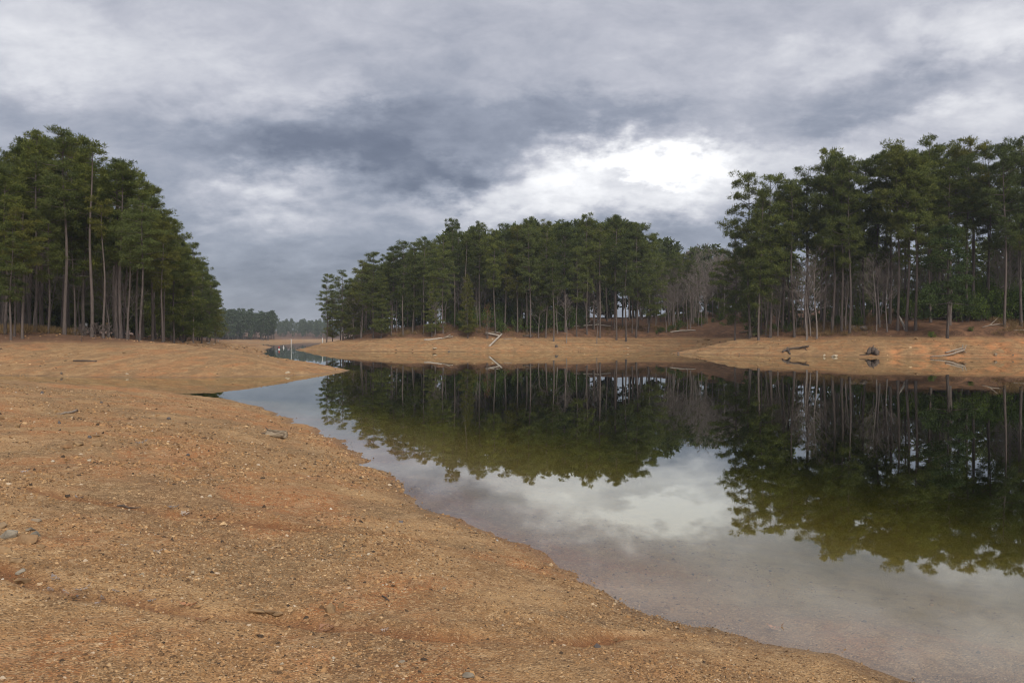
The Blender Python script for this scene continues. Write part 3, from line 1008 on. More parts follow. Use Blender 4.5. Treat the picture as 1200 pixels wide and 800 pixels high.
# leafless hardwoods
def bare_row(n, xr, dlo, dhi, hlo, hhi, where, group):
    k = 0
    made = []
    while k < n:
        px = random.uniform(*xr)
        D = random.uniform(dlo(px), dhi(px))
        x, y = xd(px, D)
        if any((x - a) ** 2 + (y - b) ** 2 < 1.0 for a, b in PLACED):
            continue
        PLACED.append((x, y))
        made.append((px, plant('bare_tree', random.choice(BARE), (x, y, ground(x, y)), random.uniform(hlo, hhi), None, 'bare tree', group)))
        k += 1
    for i, (px, o) in enumerate(sorted(made, key=lambda q: q[0])):
        o['label'] = where % ORD[i]


bare_row(64, (768, 905), lambda p: fc(p) - 7, lambda p: fc(p) + 18, 9, 17, 'leafless grey tree, %s from the left in the cove between the pine stands', 'leafless trees in the cove')
bare_row(30, (895, 1050), lambda p: fr_(p) - .5, lambda p: fr_(p) + 14, 6, 12.5, 'leafless tree, %s from the left under the right bank pines', 'leafless trees on the right bank')
bare_row(16, (1050, 1210), lambda p: fr_(p) + 6, lambda p: fr_(p) + 20, 6, 11, 'leafless tree, %s from the left behind the right bank shrubs', 'leafless trees behind the right shrubs')
bare_row(38, (400, 770), lambda p: fc(p) - 1, lambda p: fc(p) + 22, 6, 14, 'leafless tree, %s from the left among the pines across the lake', 'leafless trees across the lake')
bare_row(12, (-20, 150), lambda p: fl(p) + 1, lambda p: fl(p) + 30, 5, 12, 'leafless tree, %s from the left among the left bank pines', 'leafless trees on the left bank')
for px, D, top, lab in ((944, 116, 312, 'pale leaning leafless tree with forked top, right bank'), (956, 115.5, 290, 'pale upright leafless tree in front of the right stand'), (700, 155, 352, 'small round leafless tree at the beach edge across the lake'), (664, 154, 345, 'thin pale dead tree at the beach edge across the lake'),
                        (1040, 111, 305, 'wide leafless tree left of the twin pine trunks, right bank'), (1026, 112, 300, 'thin leafless tree at the forest edge, right bank'), (826, 196, 288, 'tall leafless tree whose twigs show above the cove wood'), (846, 197, 292, 'tall leafless tree beside the bushy right pine, above the cove wood')):
    x, y = xd(px, D)
    z = ground(x, y)
    plant('bare_tree', BARE[random.choice((0, 1, 2))], (x, y, z), (HOR - top) / FOC * D + EYE - z, lab, 'bare tree', 'single leafless trees')


def shrubs(n, xr, dlo, dhi, h, label, group):
    for i, px in enumerate(sorted(random.uniform(*xr) for _ in range(n))):
        D = random.uniform(dlo(px), dhi(px))
        x, y = xd(px, D)
        plant('evergreen_shrub', random.choice(SHRUB), (x, y, ground(x, y)), random.uniform(*h), label % ORD[i], 'shrub', group)


shrubs(58, (1055, 1270), lambda p: fr_(p) + 3.5, lambda p: fr_(p) + 19, (2.3, 4.4), 'green shrub, %s from the left in the thicket under the right bank pines', 'green thicket on the right bank')
shrubs(22, (895, 1055), lambda p: fr_(p) + 2, lambda p: fr_(p) + 14, (0.8, 2.0), 'low green shrub, %s from the left behind the right bank leafless trees', 'low shrubs on the right bank')
shrubs(40, (535, 690), lambda p: fc(p) + 2, lambda p: fc(p) + 16, (2.0, 5.0), 'green shrub, %s from the left in the thicket across the lake', 'green thicket across the lake')
shrubs(9, (766, 790), lambda p: fc(p) - 3, lambda p: fc(p) + 1, (0.9, 1.7), 'low green shrub, %s from the left at the cove mouth across the lake', 'low shrubs at the cove mouth')
shrubs(12, (790, 850), lambda p: fc(p) - 3, lambda p: fc(p) + 2, (0.9, 1.8), 'low green shrub, %s from the left under the leafless cove trees', 'low shrubs in the cove')
for px, D, h, lab in ((1092, 105.5, .8, 'small green shrub alone on the pine straw, right bank'), (1138, 106, .6, 'tiny green shrub near the leaning trunk, right bank')):
    x, y = xd(px, D)
    plant('evergreen_shrub', SHRUB[1], (x, y, ground(x, y)), h, lab, 'shrub', None)
sh_dry = proto_shrub(77, 2.6, .8, 260, .11, 'dryleaf')
for px, D, h, lab in ((571, 154.5, 7.0, 'rust-brown young tree holding dead leaves across the lake'), (1158, 115, 4.0, 'rust-brown leafy sapling behind the right shrubs')):
    x, y = xd(px, D)
    plant('withered_sapling', sh_dry, (x, y, ground(x, y)), h, lab, 'sapling', None, None, .45)


# the woods further back: one mass
LPL = [proto_pine(s, base=b, Rc=3.6, per=3, tuft=1.05, wid=.5, sparse=.8, stubs=0, lowpoly=True) for s, b in ((121, .05), (122, .09))]
FP = [proto_pine(s, base=b, Rc=3.4, per=2, tuft=1.3, wid=.7, sparse=.7, stubs=0, lowpoly=True) for s, b in ((111, .30), (112, .45), (113, .12))]

def woods(name, label, spots, protos, needle):
    arr = []
    for q in protos:
        mb, v = q['tree']
        arr.append((v, np.array([tuple(u) for u in mb.v]), np.array([i for f in mb.f for i in f]), np.array([len(f) for f in mb.f])))
    cv, tv, tf, ts_ = [], [], [], []
    off = 0
    for x, y, z, H in spots:
        v, mv, mf, msz = random.choice(arr)
        s = H / 24.0
        a = random.random() * 6.28
        ca, sa = math.cos(a), math.sin(a)
        rot = np.array([[ca, sa, 0], [-sa, ca, 0], [0, 0, 1]]) * s
        o3 = np.array([x, y, z])
        cv.append(v @ rot + o3)
        tv.append(mv @ rot + o3)
        tf.append(mf + off)
        ts_.append(msz)
        off += len(mv)
    root = empty(name, (spots[0][0], spots[0][1], 0))
    a = link(bpy.data.objects.new('crown_mass', quads_mesh('crown_mass', np.vstack(cv), M[needle])), root)
    b = link(bpy.data.objects.new('trunk_mass', mesh_np('trunk_mass', np.vstack(tv), np.concatenate(tf), np.concatenate(ts_), M['bark'])), root)
    for o in (a, b):
        o.matrix_parent_inverse = Matrix.Translation(-root.location)
        o['kind'] = 'stuff'
    tag(root, label, 'forest', None, 'stuff')


LP = [proto_pine(s, base=b, Rc=3.4, per=3, tuft=1.05, wid=.5, sparse=.85, stubs=0, lowpoly=True) for s, b in ((101, .30), (102, .45), (103, .12))]
def scatter(n, xr, dfun, drange, hfun, zmin=0.8):
    px = np.random.default_rng(n + int(xr[0])).uniform(*xr, n)
    D = np.array([dfun(p) for p in px]) + np.random.default_rng(n + 1).uniform(*drange, n)
    x, y = (px - CX) / FOC * D, D
    z = height(x, y)
    return [(x[i], y[i], z[i], hfun(px[i], D[i])) for i in range(n) if z[i] > zmin]


woods('forest', 'dark depth of the pine wood across the lake',
      scatter(160, (385, 900), fc, (34, 72), lambda p, D: min(26, (HOR - cc(p) - random.uniform(6, 30)) / FOC * D + EYE - 6)), LP + LPL * 2, 'needle')
woods('forest', 'dim depth of the wood behind the right bank pines',
      scatter(85, (870, 1330), fr_, (27, 60), lambda p, D: random.uniform(8, 15) if p > 1060 else random.uniform(11, 19)), LPL, 'needle')
woods('forest', 'dim depth of the pine stand on the left bank', scatter(120, (-80, 235), fl, (42, 85), lambda p, D: random.uniform(9, 20), 1.2), LPL, 'needle')
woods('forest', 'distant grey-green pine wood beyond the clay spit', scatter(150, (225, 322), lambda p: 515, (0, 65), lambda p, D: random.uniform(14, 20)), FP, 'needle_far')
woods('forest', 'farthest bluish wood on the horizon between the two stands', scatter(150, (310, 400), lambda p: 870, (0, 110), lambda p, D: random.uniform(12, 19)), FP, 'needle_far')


# ------------------------------------------------------------------ stones, driftwood and litter
def rock_mesh(name, seed, sx, sy, sz, material, pts=16, bev=0.06):
    rr = random.Random(seed)
    bm = bmesh.new()
    for _ in range(pts):
        d = Vector((rr.gauss(0, 1), rr.gauss(0, 1), rr.gauss(0, 1))).normalized() * rr.uniform(.8, 1.05)
        bm.verts.new((d.x * sx / 2, d.y * sy / 2, d.z * sz / 2))
    res = bmesh.ops.convex_hull(bm, input=bm.verts)
    bmesh.ops.delete(bm, geom=[g for g in res['geom_interior'] if isinstance(g, bmesh.types.BMVert)], context='VERTS')
    bmesh.ops.bevel(bm, geom=bm.edges[:], offset=bev * min(sx, sy, sz), segments=1, affect='EDGES', clamp_overlap=True)
    me = bpy.data.meshes.new(name)
    bm.to_mesh(me)
    bm.free()
    me.materials.append(M[material])
    return me


def rock(name, px, py, wpx, hpx, seed, material, label, cat='rock', deep=1.0, group=None, sink=0.40, rz=0.0):
    p = pick(px, py)
    s = p.y / FOC
    W, Hh = wpx * s, hpx * s
    o = bpy.data.objects.new(name, rock_mesh(name, seed, W, W * deep, Hh * 1.35, material))
    o.location = (p.x, p.y, p.z + Hh * 1.35 * (0.5 - sink))
    o.rotation_euler = (0, 0, rz)
    link(o)
    return tag(o, label, cat, group)


ROCKS = [
    (78, 524, 15, 7, 'stone', 'flat-topped tan rock in front of the cluster on the left slope'), (113, 522, 13, 9, 'stone', 'pointed tan rock right of the flat-topped one on the left slope'),
    (91, 521, 15, 6, 'stone', 'low brown rock between the two tan rocks on the left slope'), (112, 511, 11, 4, 'stone', 'wedge of brown stone behind the pointed rock on the left slope'),
    (105, 513, 6, 5, 'darkstone', 'small black lump behind the tan rocks on the left slope'), (69, 496, 6, 4, 'darkstone', 'small black stone in front of the grey stick on the left slope'),
    (22, 501, 11, 7, 'stone', 'upright brown stone near the left picture edge'), (84, 507, 10, 5, 'stone', 'brown stone left of the black lump on the left slope'),
    (49, 461, 5, 4, 'darkstone', 'small black stone near the crest of the near bank at far left'), (119, 472, 5, 3, 'darkstone', 'small black stone high on the near bank'),
    (198, 491, 6, 4, 'darkstone', 'dark stone alone on the middle of the near bank'), (220, 534, 6, 4, 'darkstone', 'dark grey stone in the middle of the near slope'),
    (240, 571, 11, 4, 'stone', 'dark flat stone on the middle of the near slope'), (257, 560, 13, 5, 'stone', 'brown low stone right of the middle slope stones'), (197, 548, 9, 6, 'stone', 'brown stone on the slope above the upper leaf line'),
    (62, 541, 5, 3, 'palestone', 'small pale stone left on the slope'), (105, 540, 8, 3, 'palestone', 'flat pale chip below the tan rock cluster'), (246, 582, 6, 4, 'palestone', 'pale pebble above the upper worn line'),
    (388, 717, 15, 16, 'stone', 'broken tan stone slab right of the shelf on the lower worn line'), (400, 712, 9, 10, 'stone', 'smaller tan shard leaning beside the broken slab'),
    (166, 674, 6, 5, 'palestone', 'small yellowish stone at lower left of the slope'), (330, 778, 6, 4, 'palestone', 'pale pebble at the bottom of the slope'), (391, 772, 5, 5, 'palestone', 'white pebble at the bottom right of the slope'),
    (432, 650, 6, 4, 'palestone', 'pale pebble at mid slope'), (226, 671, 5, 4, 'palestone', 'whitish pebble left of mid slope'), (470, 612, 7, 4, 'darkstone', 'dark pebble below the shoreline at mid slope'),
    (677, 720, 6, 5, 'stone', 'orange stone near the water at lower middle'), (700, 758, 9, 6, 'darkstone', 'dark stone at the end of the lower worn line'), (470, 775, 10, 4, 'greystone', 'grey flat stone at the bottom of the slope'),
    (548, 792, 18, 6, 'greystone', 'grey rough stone at the bottom picture edge'), (445, 650, 8, 4, 'stone', 'brown stone right of the pale mid-slope pebble'), (520, 690, 7, 4, 'greystone', 'grey chip on the lower slope by the water'),
    (337, 437.5, 8, 4.5, 'palestone', 'pale boulder at the waterline of the clay spit'), (149, 438.5, 4, 2.4, 'palestone', 'small pale stone at the foot of the left bank'), (345, 438.8, 4, 1.6, 'stone', 'tiny stone right of the pale boulder on the spit'),
    (72, 438.5, 3, 4.5, 'darkstone', 'dark upright stone at the foot of the left bank'),
    (504, 412.5, 5, 2.6, 'palestone', 'pale boulder at the waterline across the lake'), (510, 409, 8, 2.4, 'palestone', 'long pale rock above the waterline across the lake'), (491, 412, 3.5, 1.6, 'palestone', 'small pale rock left of the pale boulder across the lake'),
    (470, 412, 5, 3, 'darkstone', 'dark rock at the waterline across the lake'), (526, 412, 3.5, 1.8, 'darkstone', 'small dark rock right of the pale boulder across the lake'), (484, 410, 4, 2, 'stone', 'tan rock between dark and pale rocks across the lake'),
    (652, 406.5, 4, 4.5, 'darkstone', 'dark lump of roots on the beach across the lake'), (556, 397, 5, 3, 'stone', 'tan boulder at the forest edge across the lake'), (577, 398, 3, 3, 'palestone', 'pale stone beside the fallen white trunk'),
    (1000.5, 386.0, 10, 7, 'darkstone', 'left one of two round dark boulders at the right forest edge'), (1011.5, 386.6, 11, 6.5, 'darkstone', 'right one of two round dark boulders at the right forest edge'),
    (818, 400.5, 4, 3, 'stone', 'brown boulder on the tip of the right point'), (828, 398.5, 9, 3.5, 'stone', 'long brown boulder behind the tip of the right point'), (875, 393, 6, 4, 'stone', 'tan boulder on the beach below the bushy right pine'),
    (788, 413.8, 3, 1.4, 'darkstone', 'small dark rock at the very tip of the right point'), (795, 413.8, 4, 1.6, 'darkstone', 'flat dark rock next to the tip of the right point'), (867, 415, 4, 2, 'palestone', 'pale rock at the waterline of the right point'),
    (966, 417, 4, 3, 'palestone', 'small pale rock left of the white slab at the right shore'), (978.5, 417.6, 9, 3, 'palestone', 'white slab of rock at the waterline of the right shore'), (1074.5, 397, 5, 2.2, 'stone', 'single tan rock halfway up the right beach'),
    (1167, 416.5, 5, 5, 'greystone', 'grey rock at the waterline near the right picture edge'), (1187, 416.5, 3, 2, 'greystone', 'small grey rock beside the right picture edge'), (818, 411.5, 6, 2.2, 'stone', 'flat tan rock low on the right point'),
    (300, 410, 6, 2.5, 'stone', 'tan stones on the back of the clay spit'), (310, 412, 8, 2.5, 'stone', 'broad tan stone on the back of the clay spit'),
]
for i, (px, py, a, b, mt, lab) in enumerate(ROCKS):
    rock('rock' if a > 6 else 'stone', px, py, a, b, 500 + i, mt, lab, 'rock' if a > 6 else 'stone', random.uniform(.6, .95), rz=random.uniform(-.5, .5))

# weathered outcrop at the left edge: angular slabs of grey schist
oc = pick(20, 640)
outc = empty('rock_outcrop', oc)
for i, (px, py, a, b, mt) in enumerate(((8, 628, 34, 15, 'greystone'), (30, 634, 32, 15, 'stone'), (12, 645, 30, 12, 'stone'), (40, 627, 17, 9, 'greystone'), (3, 618, 16, 12, 'greystone'), (46, 641, 15, 8, 'stone'), (36, 622, 13, 8, 'greystone'), (20, 657, 22, 8, 'stone'),
                                        (28, 683, 22, 12, 'stone'), (42, 610, 15, 5, 'greystone'), (60, 630, 11, 5, 'stone'), (24, 670, 16, 8, 'greystone'))):
    p = pick(px, py)
    s = p.y / FOC
    o = bpy.data.objects.new('slab', rock_mesh('slab', 700 + i, a * s, a * s * random.uniform(.6, 1), b * s * 1.1, mt, 12, .05))
    o.location = Vector((p.x, p.y, p.z + b * s * 0.1)) - Vector(oc)
    o.rotation_euler = (random.uniform(-.3, .3), random.uniform(-.3, .3), random.uniform(-1, 1))
    link(o, outc)
tag(outc, 'weathered outcrop of grey and tan rock slabs at the left picture edge', 'outcrop')
sh = pick(310, 722)
shelf = empty('rock_shelf', sh)
for i, (px, py, a, b) in enumerate(((300, 720, 26, 6), (318, 719, 18, 5), (326, 722, 16, 6))):
    p = pick(px, py)
    s = p.y / FOC
    o = bpy.data.objects.new('slab', rock_mesh('slab', 730 + i, a * s, a * s * .55, b * s * 1.1, 'stone', 14, .05))
    o.location = Vector((p.x, p.y, p.z + b * s * .55)) - Vector(sh)
    o.rotation_euler = (0.12, random.uniform(-.1, .1), random.uniform(-.3, .3))
    link(o, shelf)
tag(shelf, 'thin ledge of tan rock breaking out of the lower worn line', 'rock ledge')


def wood(name, px_pts, material, label, cat, branches=(), sides=7, group=None, lift=0.0, jit=0.14):
    """driftwood: (px, py, dia_px, rise_m) along its length, each point on the ground plus its rise"""
    root = None
    for k, pts in enumerate([px_pts] + list(branches)):
        P3, rad = [], []
        for px, py, dpx, rise in pts:
            p = pick(px, py)
            s = p.y / FOC
            P3.append(Vector((p.x, p.y, p.z + dpx * s * 0.38 + rise + lift)))
            rad.append(dpx * s / 2)
        if root is None:
            root = empty(name, P3[0])
        fine, fr2 = [], []
        for i in range(len(P3) - 1):
            for q in range(4):
                t = q / 4
                fine.append(P3[i].lerp(P3[i + 1], t) - root.location + Vector((random.gauss(0, 1), random.gauss(0, 1), random.gauss(0, 1))) * rad[i] * .12)
                fr2.append(rad[i] * (1 - t) + rad[i + 1] * t)
        fine.append(P3[-1] - root.location)
        fr2.append(rad[-1])
        mb = MB()
        mb.tube(fine, fr2, sides, True, jit, k + len(label), .12)
        mb.build('trunk' if k == 0 else 'limb', M[material], root)
    return tag(root, label, cat, group)


# the broken log on the near bank
lp = pick(324, 512)
log = empty('driftwood_log', lp, R(-20))
s = lp.y / FOC
mb = MB()
ll, lr = 25 * s, 4.6 * s
n = 9
mb.tube([(-ll / 2 + ll * i / n, 0.006 * math.sin(i * 1.7), lr * .82) for i in range(n + 1)], [lr * (1.10 if i < 2 else 1.0 - .008 * i) for i in range(n + 1)], 18, True, .02, 5, .13)
mb.build('trunk', M['log'], log)
mb = MB()
mb.tube([(-ll / 2 - .010, -.01, lr * .95), (-ll / 2 + .04, 0, lr * .9)], [lr * .66, lr * .4], 9, True, .2, 9)
mb.build('hollow', M['drift_dark'], log)
for k, (a, b, c) in enumerate(((-.09, .07, .10), (-.12, -.04, -.02))):
    mb = MB()
    mb.tube([(-ll / 2 + .05, b * .6, lr), (-ll / 2 + a * .6, b, lr + c * .5), (-ll / 2 + a * 1.5, b * 1.4, max(.02, lr + c))], [.022, .016, .007], 5, True, .2, k)
    mb.build('splinter', M['drift_dark'], log)
tag(log, 'short broken pale log lying on the near bank', 'log')

wood('driftwood_log', [(86, 423.3, 2.0, 0), (98, 423.6, 2.4, 0), (113, 423.9, 2.0, 0)], 'drift_dark', 'thin dark log lying on the clay of the left bank', 'log')
wood('driftwood_stick', [(71, 486, 2.2, 0), (78, 484.5, 3.2, 0), (84, 484, 2.6, 0), (90, 482, 3.0, .01)], 'drift', 'crooked grey stick on the left of the near bank', 'stick', [[(66, 485.5, 1.5, 0), (72, 485, 1.5, 0)]])
wood('fallen_trunk', [(573.5, 406.5, 2.0, 0), (581, 400, 2.2, .2), (588, 394.5, 2.2, .4)], 'drift_pale', 'white fallen trunk slanting down the beach across the lake', 'fallen trunk', [[(569, 391.5, 2.2, .1), (577, 394, 2.2, .25), (585, 396, 1.8, .35)], [(575, 390.5, 1.2, .1), (587, 391.8, 1.2, .25)]])
wood('fallen_trunk', [(497, 398.8, 1.6, 0), (508, 398.2, 1.8, .05), (518, 397.3, 1.5, .1)], 'drift_pale', 'pale log on the upper beach across the lake', 'log')
wood('fallen_trunk', [(518, 397.5, 1.8, 0), (524, 396.0, 2.0, .1), (531, 395.6, 1.8, .1)], 'drift', 'brown log heap at the forest edge across the lake', 'log', [[(522, 396, 1.2, .1), (528, 394.5, 1.2, .3)]])
wood('fallen_trunk', [(590, 397.6, 1.0, 0), (600, 397.9, 1.0, 0)], 'drift', 'thin stick on the upper beach right of the white trunk', 'stick')
wood('driftwood_log', [(613, 394.5, 2.2, 0), (618, 394.7, 2.6, .0), (624, 394.2, 1.8, .05)], 'drift_dark', 'dark log before the trunks at the forest edge across the lake', 'log')
wood('fallen_trunk', [(652, 384.5, 1.4, .1), (676, 384.0, 1.5, .3), (700, 383.2, 1.5, .4), (716, 384, 1.2, .3)], 'drift_pale', 'long pale trunk lying along the wood across the lake', 'fallen trunk', [[(684, 384, 1.1, .2), (692, 381, 1.0, .9)], [(694, 384, 1.0, .2), (706, 381.4, .9, .7)]])
wood('fallen_trunk', [(785, 389.5, 1.3, 0), (800, 388.6, 1.4, .15), (815, 388.2, 1.2, .15)], 'drift_pale', 'pale trunk on the ground at the cove', 'fallen trunk')
wood('driftwood_branch', [(917, 413.2, 2.4, 0), (921, 411.5, 3.2, .05), (926, 410, 2.4, .1), (938, 409, 2.2, .15), (948, 408.0, 2.0, .2)], 'drift_dark', 'dark driftwood branch with long arm low on the right beach', 'driftwood',
     [[(923, 411, 3.2, 0), (925, 413.5, 2.4, 0), (926, 415.5, 1.4, 0)], [(921, 411.5, 2.6, 0), (923, 409.3, 2.6, .1)], [(943, 408.8, 1.2, .1), (945, 410.8, .8, 0)]])
wood('driftwood_stump', [(1016, 416.2, 4.0, 0), (1021, 414.8, 7.0, .15), (1026, 415.2, 7.0, .15), (1029, 416.5, 3.5, 0)], 'drift_dark', 'dark root stump at the waterline of the right beach', 'stump',
     [[(1007, 416.3, 1.0, 0), (1017, 416.4, 1.6, 0)], [(1022, 414, 2.0, .3), (1024, 412, 1.0, .8)], [(1025, 415, 2.2, .2), (1028, 413.5, 1.2, .5)], [(1019, 415.5, 1.6, .1), (1021, 413, 1.0, .5)]], jit=.3)
wood('driftwood_log', [(1090, 418.6, 1.6, 0), (1100, 418.0, 2.2, 0), (1112, 417.2, 2.2, .05), (1122, 415, 2.6, .15), (1130, 412.5, 2.2, .2)], 'drift', 'long driftwood log with rooty end at the right waterline', 'driftwood',
     [[(1108, 414.5, 2.0, .05), (1118, 413.3, 2.2, .2), (1128, 411.3, 2.0, .3)], [(1128, 412, 1.4, .3), (1128.5, 409.5, 1.0, .6)], [(1130, 412.5, 1.2, .2), (1132.5, 410, .8, .6)], [(1129, 413, 1.2, .1), (1132, 414.2, .9, .1)]])
wood('fallen_trunk', [(1061, 387.5, 3.2, .05), (1058.5, 383.2, 2.8, .3), (1055, 378.6, 2.2, .6), (1050, 372.5, 1.2, 1.1)], 'drift_pale', 'white dead trunk lying downhill at the right forest edge', 'fallen trunk')
wood('fallen_trunk', [(1151, 383.8, 1.2, 0), (1162, 382.2, 1.4, .1), (1178, 381.6, 1.4, .2)], 'drift', 'grey branch on the pine straw left of the leaning pine', 'fallen branch', [[(1160, 382, 1.1, .1), (1166, 378.5, 1.0, .3), (1171, 375.8, .8, .6)]])
wood('fallen_trunk', [(1187, 387.6, 1.4, 0), (1196, 387.8, 1.5, .05), (1210, 388, 1.4, .05)], 'drift_pale', 'pale log at the right picture edge on the upper beach', 'log')
wood('fallen_trunk', [(866, 390.2, 1.4, 0), (878, 389.4, 1.6, .1), (893, 389.4, 2.0, .1), (912, 388, 1.6, .15)], 'drift_dark', 'dark roots and log under the bushy right pine', 'log')
wood('driftwood_stick', [(137, 593.5, 2.0, 0), (145, 593.5, 3.2, 0), (152, 596, 2.2, .0), (165, 595, 1.2, .0)], 'drift_dark', 'dark twig among the leaves of the upper worn line', 'stick', sides=5)
wood('driftwood_stick', [(448, 698.5, 2.0, 0), (451, 700.5, 2.4, .0), (456, 704, 1.6, 0)], 'drift_dark', 'short dark twig on the right of the near slope', 'stick', sides=5)

# leafless bush on the crest of the left bank
bp_ = proto_bare(66, 2.0, .03, .06, 11, 2.2, 'bark', .2)
for px, D, top, lab in ((94, 63.5, 381, 'low leafless bush on the left bank crest, left of the pine trunk'), (113, 66, 380, 'low leafless bush around the slim pine trunk, left bank'), (126, 68, 382, 'low leafless bush right of the slim pine trunk, left bank')):
    x, y = xd(px, D)
    z = ground(x, y)
    plant('bare_bush', bp_, (x, y, z - .1), max(1.3, (HOR - top) / FOC * D + EYE - z), lab, 'bush', None, None, 1.3)


# dead leaves
def leaf_mesh(seed, L, material):
    rr = random.Random(seed)
    out = [(0, 0)]
    W = L * rr.uniform(.28, .4)
    lob = [(.12, .25), (.22, .7), (.32, .45), (.46, 1.0), (.58, .55), (.72, .8), (.84, .4), (1.0, 0)]
    left = [(f * L, w_ * W) for f, w_ in lob]
    right = [(f * L, -w_ * W * .95) for f, w_ in lob[:-1]][::-1]
    ring = out + left + right
    curl = rr.uniform(.5, 1.6) / L
    fold = rr.uniform(.1, .5)
    zz = lambda x, y: curl * (x - L * .5) ** 2 + fold * abs(y) + 0.006
    vs = [(x, y, zz(x, y)) for x, y in ring]
    mid = [(L * f, 0, zz(L * f, 0)) for f in (.2, .4, .6, .8)]
    nr = len(ring)
    vs += mid
    fc_ = []
    for i in range(nr):
        a, b = i, (i + 1) % nr
        xm = (ring[a][0] + ring[b][0]) / 2 / L
        c = nr + min(3, max(0, int((xm - .1) / .2)))
        fc_.append((a, b, c))
    for i in range(1, 4):
        pass
    me = bpy.data.meshes.new('leaf')
    me.from_pydata(vs, [], fc_)
    me.materials.append(M[material])
    return me


M['leaf_grey'] = mat_leafy('grey_dead_leaf', (0.22, 0.185, 0.17), (0.36, 0.31, 0.29), (0.28, 0.22, 0.19), .15)
M['leaf_brown'] = mat_leafy('brown_dead_leaf', (0.28, 0.14, 0.075), (0.42, 0.23, 0.13), (0.33, 0.18, 0.12), .15)
LEAVES = [(86, 697, 16, 'leaf_grey', 'largest curled grey leaf at the lower left worn line'), (92, 703, 17, 'leaf_brown', 'pinkish brown leaf tucked under the large grey leaf'), (104, 701, 11, 'leaf_grey', 'pale round leaf right of the large grey leaf'),
          (81, 699, 9, 'leaf_grey', 'small bluish leaf left of the large grey leaf'), (62, 695, 10, 'leaf_grey', 'grey leaf pair at far left of the lower worn line'), (112, 710, 8, 'leaf_grey', 'whitish leaf chip below the pale round leaf'), (70, 683, 11, 'leaf_grey', 'flat grey leaf above the lower worn line at left'),
          (140, 696, 8, 'leaf_grey', 'small grey leaf above the lower worn line'), (123, 705, 7, 'leaf_grey', 'narrow grey leaf on the lower worn line'), (164, 694, 7, 'leaf_grey', 'slim purple-grey leaf on the lower slope'), (172, 707, 8, 'leaf_grey', 'curled tan leaf on the lower worn line'),
          (209, 713, 18, 'leaf_brown', 'reddish oak leaf on the lower worn line'), (248, 730, 16, 'leaf_brown', 'orange oak leaf below the lower worn line'), (192, 647, 9, 'leaf_grey', 'thin pale leaf alone at mid slope'), (140, 641, 8, 'leaf_grey', 'small lilac leaf alone on the left slope'),
          (133, 591, 10, 'leaf_grey', 'dark grey leaf at the upper worn line'), (197, 597, 11, 'leaf_grey', 'pale leaf at the right of the upper worn line'), (213, 604, 12, 'leaf_grey', 'brownish leaf at the right end of the upper worn line'), (218, 603, 8, 'leaf_brown', 'small reddish leaf at the right end of the upper worn line'),
          (98, 586, 9, 'leaf_grey', 'pale leaf at the left of the upper worn line'), (25, 556, 9, 'leaf_grey', 'pale leaf high on the left slope'), (157, 522, 12, 'leaf_grey', 'dark crumpled leaf on the upper slope'), (391, 740, 18, 'leaf_brown', 'reddish leaf on the lower worn line below the broken slab'),
          (447, 742, 8, 'leaf_grey', 'blue-grey leaf on the lower worn line right of middle'), (900, 731, 15, 'leaf_brown', 'sunken brown leaf in the shallow water near the shore')]
for i, (px, py, a, mt, lab) in enumerate(LEAVES):
    p = pick(px, py) if i < len(LEAVES) - 1 else Vector((*wp(px, py), 0))
    if i == len(LEAVES) - 1:
        p.z = ground(p.x, p.y)
    s = p.y / FOC
    o = bpy.data.objects.new('dead_leaf', leaf_mesh(i, a * s * 1.35, mt))
    o.location = p + Vector((0, 0, .004))
    o.rotation_euler = (random.uniform(-.25, .25), random.uniform(-.35, .1), random.uniform(-.7, .7) + (math.pi if random.random() < .5 else 0))
    link(o)
    tag(o, lab, 'leaf', 'dead leaves on the near bank')


